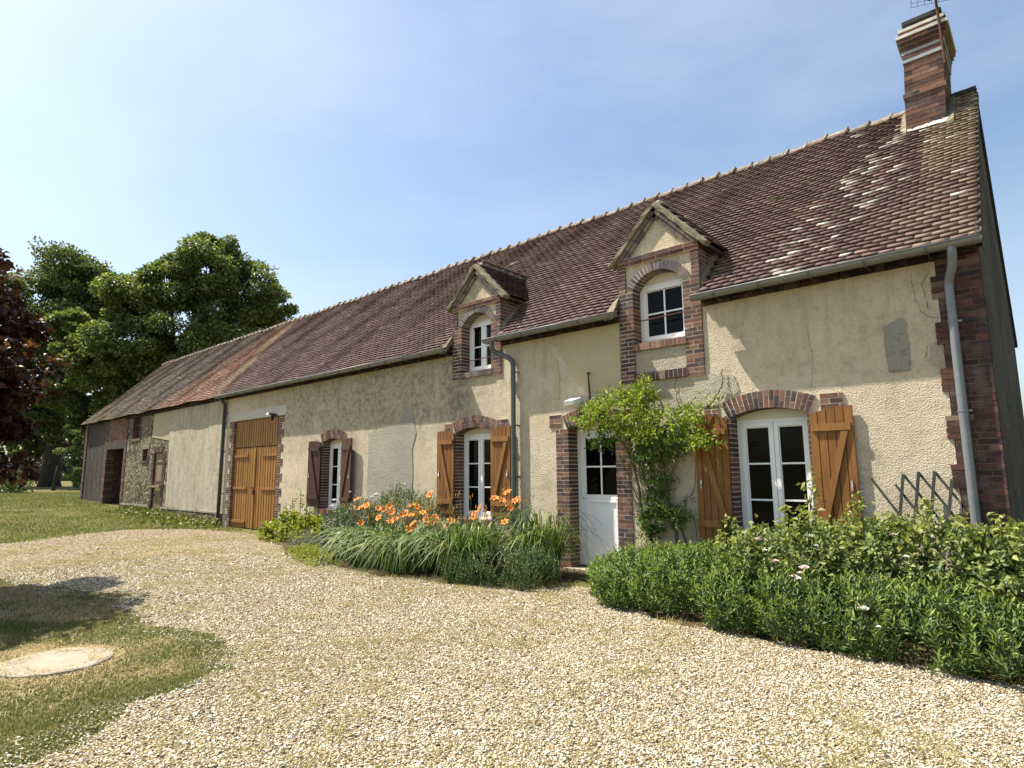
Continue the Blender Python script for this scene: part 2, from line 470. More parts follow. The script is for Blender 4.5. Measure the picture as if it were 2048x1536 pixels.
leaf_mat('grass_green', [(0, (0.060, 0.088, 0.018)), (0.45, (0.105, 0.135, 0.028)), (0.78, (0.175, 0.18, 0.05)), (1, (0.36, 0.29, 0.13))], 0.3, 0.6, 0.2)
leaf_mat('grass_dry', [(0, (0.13, 0.14, 0.035)), (0.4, (0.26, 0.235, 0.075)), (1, (0.52, 0.42, 0.21))], 0.25, 0.7, 0.2)
leaf_mat('grass_straw', [(0, (0.30, 0.22, 0.11)), (0.5, (0.46, 0.36, 0.19)), (1, (0.62, 0.50, 0.30))], 0.2, 0.8, 0.1)

def ground_mat():
    t = Mat('lawn_soil', 0.95, 0.05)
    n = t.noise(0.35, 6, 0.65)
    n2 = t.noise(4.5, 6, 0.7)
    col = t.ramp(n, [(0.3, (0.075, 0.085, 0.022)), (0.5, (0.115, 0.115, 0.034)), (0.68, (0.17, 0.145, 0.06))])
    col = t.mix(t.math('MULTIPLY', t.ramp(n2, [(0.4, 0.0), (0.68, 1.0)]), 0.6), col, (0.30, 0.235, 0.12))
    n3 = t.noise(40, 5, 0.75)
    col = t.mix(t.math('MULTIPLY', t.ramp(n3, [(0.42, 0.0), (0.66, 1.0)]), 0.5), col, (0.055, 0.05, 0.018))
    t.color(col)
    t.bump(n3, 0.8, 0.04)
    MATS['lawn_soil'] = t.m
ground_mat()

def gravel_mat():
    t = Mat('gravel_bed', 0.95, 0.1)
    v1 = t.voro(48, 'F1', None, 'Color')
    d1 = t.voro(48, 'F1')
    g = t.n.new('ShaderNodeSeparateColor')
    t.l.new(v1, g.inputs[0])
    col = t.ramp(g.outputs[0], [(0.0, (0.09, 0.065, 0.035)), (0.25, (0.22, 0.16, 0.085)), (0.6, (0.38, 0.30, 0.175)), (1.0, (0.56, 0.48, 0.33))])
    col = t.mix(t.ramp(d1, [(0.40, 0.0), (0.75, 0.8)]), col, (0.13, 0.10, 0.055))
    n = t.noise(0.8, 6, 0.65)
    col = t.mix(t.math('MULTIPLY', t.ramp(n, [(0.5, 0.0), (0.72, 1.0)]), 0.5), col, (0.34, 0.28, 0.10))
    t.color(col)
    t.bump(t.math('SUBTRACT', 1.0, d1), 1.0, 0.02)
    MATS['gravel_bed'] = t.m
    p = Mat('pebble', 0.85, 0.2)
    col = p.ramp(p.island(), [(0.0, (0.10, 0.070, 0.036)), (0.14, (0.25, 0.185, 0.10)), (0.34, (0.48, 0.385, 0.235)), (0.64, (0.68, 0.60, 0.42)), (0.84, (0.80, 0.75, 0.60)), (1.0, (0.88, 0.86, 0.77))])
    dn = p.noise(0.55, 6, 0.65)
    col = p.mix(p.math('MULTIPLY', p.ramp(dn, [(0.42, 0.0), (0.68, 1.0)]), 0.45), col, p.mix(0.45, col, (0.30, 0.235, 0.12)))
    p.color(col)
    MATS['pebble'] = p.m
    s = Mat('bed_soil', 0.95, 0.05)
    s.color(s.ramp(s.noise(14, 6, 0.7), [(0.3, (0.045, 0.032, 0.018)), (0.7, (0.11, 0.085, 0.05))]))
    MATS['bed_soil'] = s.m
gravel_mat()

# ---------------------------------------------------------------- mesh helpers
class MB:
    def __init__(s, host=None, mi=0):
        # a second MB with a host writes into the same mesh under another material slot
        s.v, s.f, s.mi = (host.v, host.f, host.mi) if host else ([], [], [])
        s.k = mi

    def add(s, vs, fs):
        o = len(s.v)
        s.mi += [s.k] * len(fs)
        s.v += [tuple(p) for p in vs]
        s.f += [tuple(i + o for i in f) for f in fs]
        return s

    def box(s, x0, x1, y0, y1, z0, z1):
        return s.add([(x0, y0, z0), (x1, y0, z0), (x1, y1, z0), (x0, y1, z0), (x0, y0, z1), (x1, y0, z1), (x1, y1, z1), (x0, y1, z1)],
                     [(0, 3, 2, 1), (4, 5, 6, 7), (0, 1, 5, 4), (1, 2, 6, 5), (2, 3, 7, 6), (3, 0, 4, 7)])

    def brick(s, x0, x1, y0, y1, z0, z1, j=0.003):
        o = len(s.v)
        s.box(x0 + random.uniform(-j, j) * .5, x1 + random.uniform(-j, j) * .5, y0 + random.uniform(-j, j) * 0.6, y1, z0 + random.uniform(-j, j) * .4, z1 + random.uniform(-j, j) * .4)
        return s

    def prism(s, poly, y0, y1):          # polygon in XZ (counter-clockwise seen from -y), extruded along y
        n = len(poly)
        vs = [(p[0], y0, p[1]) for p in poly] + [(p[0], y1, p[1]) for p in poly]
        fs = [tuple(range(n)), tuple(range(2 * n - 1, n - 1, -1))]
        fs += [(i, i + n, (i + 1) % n + n, (i + 1) % n) for i in range(n)]
        return s.add(vs, fs)

    def bar(s, a, b, w, d, up=(0, -1, 0)):        # rectangular bar from a to b, width w across, depth d along up
        a, b, up = Vector(a), Vector(b), Vector(up)
        t = (b - a).normalized()
        sd = t.cross(up).normalized() * w / 2
        u = up.normalized() * d
        vs = [a - sd, a + sd, a + sd + u, a - sd + u, b - sd, b + sd, b + sd + u, b - sd + u]
        return s.add(vs, [(0, 3, 2, 1), (4, 5, 6, 7), (0, 1, 5, 4), (1, 2, 6, 5), (2, 3, 7, 6), (3, 0, 4, 7)])

    def tube(s, pts, r, n=10, cap=True):
        pts = [Vector(p) for p in pts]
        rs = r if isinstance(r, (list, tuple)) else [r] * len(pts)
        o = len(s.v)
        ref = Vector((0.31, 0.87, 0.38))
        for k, p in enumerate(pts):
            t = (pts[min(k + 1, len(pts) - 1)] - pts[max(k - 1, 0)]).normalized()
            a = t.cross(ref)
            if a.length < 1e-4:
                a = t.cross(Vector((1, 0, 0)))
            a.normalize()
            b = t.cross(a)
            for i in range(n):
                w = 2 * math.pi * i / n
                s.v.append(tuple(p + (a * math.cos(w) + b * math.sin(w)) * rs[k]))
        for k in range(len(pts) - 1):
            for i in range(n):
                j = (i + 1) % n
                s.f.append((o + k * n + i, o + k * n + j, o + (k + 1) * n + j, o + (k + 1) * n + i))
        if cap:
            s.f.append(tuple(o + i for i in range(n - 1, -1, -1)))
            s.f.append(tuple(o + (len(pts) - 1) * n + i for i in range(n)))
        s.mi += [s.k] * (len(s.f) - len(s.mi))
        return s

    def build(s, name, mat, parent=None, smooth=False):
        me = bpy.data.meshes.new(name)
        me.from_pydata(s.v, [], s.f)
        me.update()
        o = link(name, me, mat, parent, smooth)
        if len(me.materials) > 1:
            s.mi += [s.k] * (len(s.f) - len(s.mi))
            me.polygons.foreach_set('material_index', np.array(s.mi, np.int32))
        return o

def link(name, me, mat, parent=None, smooth=False):
    for mm in (mat if isinstance(mat, (list, tuple)) else [mat]):
        me.materials.append(MATS[mm])
    if smooth:
        me.polygons.foreach_set('use_smooth', np.ones(len(me.polygons), dtype=bool))
    o = bpy.data.objects.new(name, me)
    COL.objects.link(o)
    if parent is not None:
        o.parent = parent
        # parts carry world coordinates: only an Empty at a thing's base has an offset to cancel
        w = Matrix.Translation(parent.location) if parent.type == 'EMPTY' else Matrix.Identity(4)
        o.matrix_parent_inverse = w.inverted()
    return o

def np_mesh(name, V, F, mat, parent=None, smooth=False):
    """V (n,3), F (m,k) with k constant."""
    me = bpy.data.meshes.new(name)
    V = np.ascontiguousarray(V, np.float32)
    F = np.ascontiguousarray(F, np.int32)
    k = F.shape[1]
    me.vertices.add(len(V))
    me.vertices.foreach_set('co', V.ravel())
    me.loops.add(F.size)
    me.loops.foreach_set('vertex_index', F.ravel())
    me.polygons.add(len(F))
    me.polygons.foreach_set('loop_start', np.arange(0, F.size, k, dtype=np.int32))
    me.polygons.foreach_set('loop_total', np.full(len(F), k, np.int32))
    me.update(calc_edges=True)
    return link(name, me, mat, parent, smooth)

def tag(o, label=None, cat=None, group=None, kind=None):
    if label:
        o['label'] = label
    if cat:
        o['category'] = cat
    if group:
        o['group'] = group
    if kind:
        o['kind'] = kind
    return o

def thing(name, loc, label, cat, group=None):
    o = bpy.data.objects.new(name, None)
    o.empty_display_size = 0.3
    o.location = loc
    COL.objects.link(o)
    return tag(o, label, cat, group)

def curve_slab(name, loops, y0, y1, mat, parent):
    """planar XZ shape with holes (first loop outer), extruded from y0 to y1."""
    cu = bpy.data.curves.new(name, 'CURVE')
    cu.dimensions = '2D'
    cu.fill_mode = 'BOTH'
    cu.extrude = (y1 - y0) / 2
    for lp in loops:
        sp = cu.splines.new('POLY')
        sp.points.add(len(lp) - 1)
        for p, q in zip(sp.points, lp):
            p.co = (q[0], q[1], 0, 1)
        sp.use_cyclic_u = True
    tmp = bpy.data.objects.new('tmp', cu)
    COL.objects.link(tmp)
    dg = bpy.context.evaluated_depsgraph_get()
    me = bpy.data.meshes.new_from_object(tmp.evaluated_get(dg))
    bpy.data.objects.remove(tmp)
    n = len(me.vertices)
    co = np.empty(n * 3, np.float32)
    me.vertices.foreach_get('co', co)
    co = co.reshape(-1, 3)
    out = np.stack([co[:, 0], (y0 + y1) / 2 - co[:, 2], co[:, 1]], 1)
    me.vertices.foreach_set('co', np.ascontiguousarray(out).ravel())
    me.update()
    me.materials.clear()
    me.name = name
    return link(name, me, mat, parent)

def arc_pts(x0, x1, zs, rise, n=14):
    a = (x1 - x0) / 2
    R = (a * a + rise * rise) / (2 * rise)
    xc, zc = (x0 + x1) / 2, zs + rise - R
    A = math.asin(min(1, a / R)) if rise <= a else math.pi - math.asin(a / R)
    return [(xc + R * math.sin(A - 2 * A * k / n), zc + R * math.cos(A - 2 * A * k / n)) for k in range(n + 1)], (xc, zc, R, A)

def arch(bk, mo, x0, x1, zs, rise, th, y0, y1, n, split=True, ext=0.0):
    _, (xc, zc, R, A) = arc_pts(x0, x1, zs, rise)
    A += ext
    P = lambda r, t: (xc + r * math.sin(t), zc + r * math.cos(t))
    N = 24
    poly = [P(R - 0.004, -A + 2 * A * k / N) for k in range(N + 1)] + [P(R + th - 0.005, A - 2 * A * k / N) for k in range(N + 1)]
    for k in range(N):
        a, b = -A + 2 * A * k / N, -A + 2 * A * (k + 1) / N
        mo.prism([P(R - 0.004, a), P(R - 0.004, b), P(R + th - 0.005, b), P(R + th - 0.005, a)], y0 + 0.004, y1 - 0.01)
    for k in range(n):
        t0, t1 = -A + 2 * A * k / n, -A + 2 * A * (k + 1) / n
        g = (t1 - t0) * 0.085
        t0, t1 = t0 + g, t1 - g
        cuts = [R - 0.008, R + th]
        if split:
            cuts.insert(1, R + th * (0.36 if k % 2 else 0.66))
        for c in range(len(cuts) - 1):
            ra, rb = cuts[c] + (0.004 if c else 0), cuts[c + 1] - (0.004 if c < len(cuts) - 2 else 0)
            j = random.uniform(-0.003, 0.003)
            bk.prism([P(ra, t0), P(ra, t1), P(rb, t1), P(rb, t0)], y0 + j, y1)

CH = 0.067   # brick course height

def jamb(bk, mo, xe, sd, z0, z1, wide=0.24, y0=-0.014, y1=0.27, rin=0.012, tooth=0.0, ch=CH):
    """brick jamb beside an opening edge xe; sd=-1 extends to -x, +1 to +x."""
    a, b = sorted((xe - sd * (rin - 0.0035), xe + sd * (wide - 0.004)))
    mo.box(a, b, y0 + 0.0035, y1 - 0.002, z0, z1)
    n = max(1, round((z1 - z0) / ch))
    h = (z1 - z0) / n
    for k in range(n):
        za, zb = z0 + k * h + 0.006, z0 + (k + 1) * h - 0.006
        w = wide + (tooth if (k // 3) % 2 else 0.0)
        xi, xo = xe - sd * rin, xe + sd * w
        if k % 2:
            c = [xi, xi + sd * 0.11 * (w / 0.24), xo]
        else:
            c = [xi, xi + sd * 0.18 * (w / 0.24), xo] if k % 4 else [xi, xo]
        for q in range(len(c) - 1):
            p0, p1 = sorted((c[q] + (sd * 0.006 if q else 0), c[q + 1] - (sd * 0.006 if q < len(c) - 2 else 0)))
            bk.brick(p0, p1, y0, y1, za, zb)
        if tooth and (k // 3) % 2:
            p0, p1 = sorted((xe + sd * wide, xo - sd * 0.006))
            mo.box(p0, p1, y0 + 0.0035, y0 + 0.05, za - 0.005, zb + 0.005)

def course(bk, x0, x1, y0, y1, z0, z1, w=0.23, g=0.008, j=0.003, off=0.0):
    n = max(1, round((x1 - x0) / w))
    w = (x1 - x0) / n
    for k in range(n):
        a, b = x0 + k * w + g / 2 + (off if k else 0), x0 + (k + 1) * w - g / 2 + (off if k < n - 1 else 0)
        bk.brick(a, b, y0, y1, z0, z1, j)

# ---------------------------------------------------------------- the ground
def terr(x, y):
    x = np.asarray(x, float)
    y = np.asarray(y, float)
    z = np.where(x < -21, 0.031 * (-21 - x), 0.0)
    z = np.where(x < -36, 0.465 + 0.012 * (-36 - x), z)
    z = np.minimum(z, 0.75)
    return z

gx = np.unique(np.concatenate([-np.geomspace(60, 900, 16), np.arange(-60, 14, 0.8), np.geomspace(14, 500, 14)]))
gy = np.unique(np.concatenate([-np.geomspace(24, 500, 12), np.arange(-24, 30, 0.9), np.geomspace(30, 900, 16)]))
GX, GY = np.meshgrid(gx, gy)
Z = terr(GX, GY)
V = np.stack([GX.ravel(), GY.ravel(), Z.ravel()], 1)
nx, ny = len(gx), len(gy)
I = np.arange(nx * ny).reshape(ny, nx)
F = np.stack([I[:-1, :-1].ravel(), I[:-1, 1:].ravel(), I[1:, 1:].ravel(), I[1:, :-1].ravel()], 1)
o = np_mesh('ground', V, F, 'lawn_soil')
tag(o, kind='structure')

def inpoly(px, py, poly):
    px, py = np.asarray(px), np.asarray(py)
    r = np.zeros(px.shape, bool)
    n = len(poly)
    for i in range(n):
        x0, y0 = poly[i]
        x1, y1 = poly[(i + 1) % n]
        if y0 == y1:
            continue
        c = ((y0 > py) != (y1 > py)) & (px < (x1 - x0) * (py - y0) / (y1 - y0) + x0)
        r ^= c
    return r

def rough_poly(poly, step=0.12, amp=0.09, seed=1):
    g = np.random.default_rng(seed)
    out = []
    n = len(poly)
    ph = g.uniform(0, 6.28, 4)
    s = 0
    for i in range(n):
        a, b = np.array(poly[i]), np.array(poly[(i + 1) % n])
        L = np.linalg.norm(b - a)
        k = max(1, int(L / step))
        if L > 12:
            k = max(1, int(L))
        nr = np.array([-(b - a)[1], (b - a)[0]]) / L
        for q in range(k):
            t = q / k
            s += L / k
            d = amp * (0.5 * math.sin(1.9 * s + ph[0]) + 0.35 * math.sin(4.3 * s + ph[1]) + 0.3 * g.normal())
            out.append(tuple(a + (b - a) * t + nr * (d if L <= 12 else 0)))
    return out

ISLAND = [(-13.5, -6.6), (-11.9, -6.35), (-9.6, -5.65), (-8.4, -5.75), (-7.4, -5.85), (-6.4, -5.7), (-5.7, -5.72), (-5.2, -6.0), (-4.95, -6.4), (-4.84, -6.7), (-4.5, -7.1), (-4.42, -7.5), (-4.6, -8.2), (-5.5, -9.5), (-8, -11.5), (-13.5, -12)]
GRAVEL = [(-19.5, -6.0), (-18.6, -5.3), (-19.9, -3.6), (-20.6, -2.3), (-19.6, -1.3), (-18.4, -0.75), (-16.6, -0.55), (-14.9, -0.95), (-12.8, -1.60), (-11.3, -2.0), (-9.8, -2.32), (-8.2, -2.42), (-6.6, -2.25), (-5.6, -2.0), (-5.35, -1.2), (-4.85, -1.2), (-4.7, -1.55), (-4.2, -1.85), (-3.3, -2.25), (-2.1, -2.28), (-1.1, -2.36), (0, -2.45), (2, -3.2), (7, -4.2), (9, -14), (2, -17), (-12, -16), (-19, -13)]
GR = rough_poly(GRAVEL, 0.12, 0.10, 2)
IS = rough_poly(ISLAND, 0.10, 0.10, 3)

def flat_sheet(name, outer, holes, z, mat):
    o = curve_slab(name, [outer] + holes, -0.0005, 0.0005, mat, None)
    me = o.data
    co = np.empty(len(me.vertices) * 3, np.float32)
    me.vertices.foreach_get('co', co)
    co = co.reshape(-1, 3)
    co = np.stack([co[:, 0], co[:, 2], z + terr(co[:, 0], co[:, 2])], 1).astype(np.float32)
    # drop the lower cap and the rim: keep a single sheet
    me.vertices.foreach_set('co', np.ascontiguousarray(co).ravel())
    me.update()
    import bmesh
    bm = bmesh.new()
    bm.from_mesh(me)
    bmesh.ops.remove_doubles(bm, verts=bm.verts, dist=1e-5)
    seen, kill = set(), []
    for f in bm.faces:
        key = tuple(sorted(v.index for v in f.verts))
        if key in seen or f.calc_area() < 1e-9:
            kill.append(f)
        seen.add(key)
    bmesh.ops.delete(bm, geom=kill, context='FACES_ONLY')
    for f in bm.faces:
        if f.normal.z < 0:
            f.normal_flip()
    bm.to_mesh(me)
    bm.free()
    return o

o = flat_sheet('gravel_drive', GR, [IS], 0.008, 'gravel_bed')
tag(o, kind='structure')
BED = [(-15.6, -0.02), (-15.2, -1.1), (-12.8, -1.7), (-9.8, -2.4), (-6.6, -2.4), (-5.6, -2.1), (-5.4, -0.02)]
BED2 = [(-4.75, -0.02), (-4.75, -2.0), (-3.3, -2.6), (-1.1, -2.7), (2.2, -3.2), (2.2, -0.6), (-0.3, -0.02)]
for b in (BED, BED2):
    tag(flat_sheet('planting_bed', rough_poly(b, 0.2, 0.05, 5), [], 0.004, 'bed_soil'), kind='structure')

# loose pebbles as real geometry: dense near the camera
def pebbles():
    cam_xy = np.array([0, -8.3])
    n = 900000
    # sample by image-like density: radius distribution
    r = 1.3 + 12.4 * rng.random(n) ** 1.2
    n2 = 170000
    r = np.concatenate([r, 11 + 13 * rng.random(n2)])
    n += n2
    a = np.radians(rng.uniform(4, 92, n))      # angle measured from +y towards -x, plus right side
    a = np.radians(rng.uniform(-32, 100, n))
    x = cam_xy[0] - r * np.sin(a)
    y = cam_xy[1] + r * np.cos(a)
    k = inpoly(x, y, GR) & ~inpoly(x, y, IS)
    ic = np.array([-8.6, -8.3])
    shr = [tuple(ic + (np.array(q) - ic) * 0.93) for q in ISLAND]
    k |= inpoly(x, y, IS) & ~inpoly(x, y, rough_poly(shr, 0.1, 0.2, 21)) & (rng.random(n) < 0.30)
    k |= inpoly(x, y, IS) & (rng.random(n) < 0.004)
    x, y, r = x[k], y[k], r[k]
    n = len(x)
    s = np.clip(rng.lognormal(math.log(0.0068), 0.36, n), 0.0035, 0.021) * (1 + 0.045 * np.clip(r - 5, 0, 18))
    ang = rng.uniform(0, 2 * math.pi, n)
    base = np.array([(1, 0, 0), (0.45, 0.72, 0.1), (-0.5, 0.75, -0.05), (-1, 0.05, 0.1), (-0.4, -0.8, 0.0), (0.55, -0.7, 0.05), (0.15, 0.05, 0.62), (-0.1, -0.1, -0.6)])
    fac = np.array([(0, 1, 6), (1, 2, 6), (2, 3, 6), (3, 4, 6), (4, 5, 6), (5, 0, 6), (1, 0, 7), (2, 1, 7), (3, 2, 7), (4, 3, 7), (5, 4, 7), (0, 5, 7)])
    P = np.tile(base, (n, 1, 1)) * (1 + rng.normal(0, 0.16, (n, 8, 3)))
    P[:, :, 1] *= rng.uniform(0.6, 1.0, n)[:, None]
    P[:, :, 2] *= rng.uniform(0.4, 0.8, n)[:, None]
    P *= s[:, None, None]
    # random tilt
    tx, ty = rng.normal(0, 0.3, n), rng.normal(0, 0.3, n)
    P[:, :, 2] += P[:, :, 0] * tx[:, None] + P[:, :, 1] * ty[:, None]
    c, q = np.cos(ang)[:, None], np.sin(ang)[:, None]
    X = P[:, :, 0] * c - P[:, :, 1] * q + x[:, None]
    Y = P[:, :, 0] * q + P[:, :, 1] * c + y[:, None]
    Zz = P[:, :, 2] + 0.008 + (s * rng.uniform(0.0, 0.45, n))[:, None] + terr(x, y)[:, None]
    V = np.stack([X, Y, Zz], 2).reshape(-1, 3)
    F = (fac[None] + (np.arange(n) * 8)[:, None, None]).reshape(-1, 3)
    o = np_mesh('gravel', V, F, 'pebble')
    tag(o, 'loose pale limestone gravel covering the drive in front of the farmhouse', 'gravel', kind='stuff')
pebbles()

def blades(name, x, y, h, w, lean, mat, label=None, cat=None, z=None, parent=None, kind='stuff'):
    n = len(x)
    a = rng.uniform(0, 2 * math.pi, n)
    d = np.stack([np.cos(a), np.sin(a)], 1)
    sd = np.stack([-d[:, 1], d[:, 0]], 1)
    b = np.stack([x, y], 1)
    z0 = terr(x, y) if z is None else z
    V = np.zeros((n, 5, 3))
    for i, (t, ww) in enumerate(((0, 1), (0, -1), (0.55, -0.75), (0.55, 0.75), (1, 0))):
        V[:, i, :2] = b + d * (lean * h * t * t)[:, None] + sd * (ww * w / 2)[:, None]
        V[:, i, 2] = z0 + h * (t - 0.35 * lean * t * t)
    F4 = np.array([[0, 1, 2], [0, 2, 3], [3, 2, 4]])
    F = (F4[None] + (np.arange(n) * 5)[:, None, None]).reshape(-1, 3)
    o = np_mesh(name, V.reshape(-1, 3), F, mat, parent)
    return tag(o, label, cat, kind=kind)

def vnoise(x, y, s, seed):
    g = np.random.default_rng(seed)
    T = g.random((64, 64))
    u, v = x / s, y / s
    i, j = np.floor(u).astype(int), np.floor(v).astype(int)
    fu, fv = u - i, v - j
    fu, fv = fu * fu * (3 - 2 * fu), fv * fv * (3 - 2 * fv)
    q = lambda a, b: T[a % 64, b % 64]
    return (q(i, j) * (1 - fu) + q(i + 1, j) * fu) * (1 - fv) + (q(i, j + 1) * (1 - fu) + q(i + 1, j + 1) * fu) * fv

def lawn():
    # near island
    n = 300000
    x, y = rng.uniform(-13.4, -4.2, n), rng.uniform(-11.5, -5.4, n)
    dn = vnoise(x, y, 0.5, 4) * 0.6 + vnoise(x, y, 1.6, 5) * 0.5
    slab = np.hypot((x + 6.45), (y + 6.86)) > 0.50
    k = (inpoly(x, y, rough_poly(ISLAND, 0.1, 0.16, 9)) | (inpoly(x, y, rough_poly(ISLAND, 0.1, 0.45, 10)) & (rng.random(n) < 0.35))) & slab & (rng.random(n) < dn + 0.15)
    x, y, dn = x[k], y[k], dn[k]
    h = rng.uniform(0.012, 0.055, len(x)) * (0.4 + dn)
    dry = vnoise(x, y, 0.7, 31) * 0.55 + vnoise(x, y, 0.18, 32) * 0.3 + 0.25 * np.clip((-5.6 - x) / 2.2, 0, 1) + 0.2 * rng.random(len(x)) > 0.78
    blades('dry_grass', x[dry], y[dry], h[dry], rng.uniform(0.003, 0.005, dry.sum()), rng.uniform(0.8, 2.2, dry.sum()), 'grass_straw', 'dry straw coloured patches of the lawn round the slab', 'grass')
    x, y, h = x[~dry], y[~dry], h[~dry]
    blades('lawn_grass', x, y, h, rng.uniform(0.003, 0.006, len(x)), rng.uniform(0.2, 1.2, len(x)), 'grass_green', 'short patchy green lawn curving into the gravel beside the round slab', 'grass')
    # dry straw lying around the slab and along the edge
    n = 9000
    a, r = rng.uniform(0, 6.28, n), rng.uniform(0.36, 1.15, n) ** 1.0
    r = np.where(rng.random(n) < 0.12, r * 0.6, r)
    x, y = -6.43 + r * np.cos(a) * 1.15, -6.86 + r * np.sin(a)
    k = inpoly(x, y, ISLAND) & (rng.random(n) < np.clip(1.4 - r, 0.1, 1))
    x, y = x[k], y[k]
    blades('straw', x, y, rng.uniform(0.03, 0.07, len(x)), rng.uniform(0.003, 0.006, len(x)), rng.uniform(1.4, 2.4, len(x)), 'grass_straw', 'dry cut straw scattered round the round concrete slab', 'straw', z=np.where(np.hypot(x + 6.43, y + 6.86) < 0.385, 0.035, 0.0))
    # far lawn by the barn
    n = 150000
    x, y = rng.uniform(-46, -17.5, n), rng.uniform(-9, 3.5, n)
    dn = vnoise(x, y, 1.2, 6) * 0.6 + vnoise(x, y, 4, 7) * 0.5
    k = ~inpoly(x, y, GRAVEL) & (rng.random(n) < dn + 0.1) & ~((y > -0.12) & (x > -35.8)) & ~inpoly(x, y, ISLAND)
    x, y, dn = x[k], y[k], dn[k]
    blades('meadow_grass', x, y, rng.uniform(0.03, 0.10, len(x)) * (0.4 + dn), rng.uniform(0.010, 0.02, len(x)), rng.uniform(0.3, 1.2, len(x)), 'grass_green', 'green grass growing at the foot of the old barn', 'grass')
    # dry tufts in the gravel
    n = 4200
    cx, cy = rng.uniform(-17, 2.5, n), rng.uniform(-8.0, -0.8, n)
    dn = vnoise(cx, cy, 1.1, 8) * 0.7 + vnoise(cx, cy, 0.4, 12) * 0.45
    k = inpoly(cx, cy, GRAVEL) & ~inpoly(cx, cy, ISLAND) & (dn > 0.55)
    cx, cy = cx[k], cy[k]
    m_ = rng.integers(12, 60, len(cx))
    x = np.repeat(cx, m_) + rng.normal(0, 0.06, m_.sum())
    y = np.repeat(cy, m_) + rng.normal(0, 0.06, m_.sum())
    blades('dry_tufts', x, y, rng.uniform(0.028, 0.075, len(x)), rng.uniform(0.0025, 0.005, len(x)), rng.uniform(0.5, 1.9, len(x)), 'grass_dry', 'sparse yellowing grass tufts sprouting through the gravel', 'grass')
    # fringe along the edge of the bed
    P = np.array(GR)
    n = 9000
    i = rng.integers(0, len(P), n)
    x, y = P[i, 0] + rng.normal(0, 0.09, n), P[i, 1] + rng.normal(0.03, 0.08, n)
    k = (x > -20) & (x < 1) & (y > -5) & (y < -0.25)
    x, y = x[k], y[k]
    blades('edge_grass', x, y, rng.uniform(0.02, 0.11, len(x)), rng.uniform(0.004, 0.008, len(x)), rng.uniform(0.3, 1.4, len(x)), 'grass_dry', 'fringe of yellowing grass along the border of the flower beds', 'grass')
lawn()

# ---------------------------------------------------------------- the farmhouse
XR, XL = -0.44, -35.7
DEP = 6.6
RZ = lambda y: 4.30 + 0.994 * y          # top of the roof slab on the front slope
YR = 3.3
house = thing('farmhouse', (-18, 3.3, 0), 'long low farmhouse of cream render with brown tiled roof, two dormers and a brick chimney', 'house')

OPEN = {  # x0, x1, sill z, spring z, rise
    'door': (-6.17, -5.22, -0.02, 2.31, 0.10),
    'w3': (-3.37, -2.35, 0.55, 2.30, 0.11),
    'w2': (-8.94, -7.95, 0.70, 2.36, 0.10),
    'w1': (-13.89, -12.95, 0.72, 2.36, 0.10),
    'dr': (-4.83, -3.95, 3.55, 4.42, 0.27),
    'dl': (-8.79, -7.94, 3.55, 4.47, 0.27),
}
def hole(k):
    x0, x1, z0, zs, r = OPEN[k]
    a, _ = arc_pts(x0, x1, zs, r)
    return [(x0, z0), (x1, z0)] + a
WT = 4.10
outer = [(-24.42, -0.3), (-0.86, -0.3), (-0.86, WT), (-3.70, WT), (-3.70, 4.98), (-4.375, 5.70), (-5.06, 4.98), (-5.06, WT), (-7.71, WT), (-7.71, 4.98), (-8.37, 5.64), (-9.03, 4.98), (-9.03, WT), (-24.42, WT)]
barn_hole = [(-19.06, -0.2), (-16.22, -0.2), (-16.22, 3.22), (-19.06, 3.22)]
curve_slab('front_wall', [outer] + [hole(k) for k in OPEN] + [barn_hole], 0.0, 0.32, 'plaster', house)

# pale streaky panel and stone part of the barn
curve_slab('barn_wall', [[(-29.62, -0.2), (-24.42, -0.2), (-24.42, WT), (-29.62, WT)], [(-28.62, 3.08), (-27.78, 3.08), (-27.78, 4.0), (-28.62, 4.0)], [(-27.20, 2.16), (-26.66, 2.16), (-26.66, 2.62), (-27.20, 2.62)], [(-25.9, 0.05), (-24.95, 0.05), (-24.95, 2.44), (-25.9, 2.44)]], 0.0, 0.4, 'rubble_stone', house)
MB().prism([(-24.35, 0.46), (-19.78, 0.40), (-19.72, WT - 0.02), (-24.42, WT - 0.02)], -0.03, -0.001).build('render_panel', 'plaster_pale', house)['label'] = 'pale grey streaked render panel'
MB().prism([(-26.3, 3.05), (-24.46, 2.85), (-24.44, 4.08), (-26.2, 4.08)], -0.014, 0.01).build('render_panel', 'plaster_smooth', house)['label'] = 'ochre render patch beside the pale panel'
b = MB()
for k in range(22):       # plinth stones of the barn
    x0 = -29.2 + k * 0.44
    if -25.95 < x0 + 0.2 < -24.8 or x0 > -19.95:
        continue
    b.prism([(x0, -0.1), (x0 + 0.42, -0.1), (x0 + 0.42, 0.42 + random.uniform(-.05, .04)), (x0, 0.42 + random.uniform(-.05, .04))], -0.06 + random.uniform(-.01, .01), -0.002)
b.build('plinth', 'rubble_stone', house)
b = MB()
b.box(-29.2, -25.95, -0.085, -0.062, 0.40, 0.47)
b.box(-24.6, -19.8, -0.075, -0.032, 0.38, 0.43)
b.build('plinth_ledge', 'cement_rough', house)

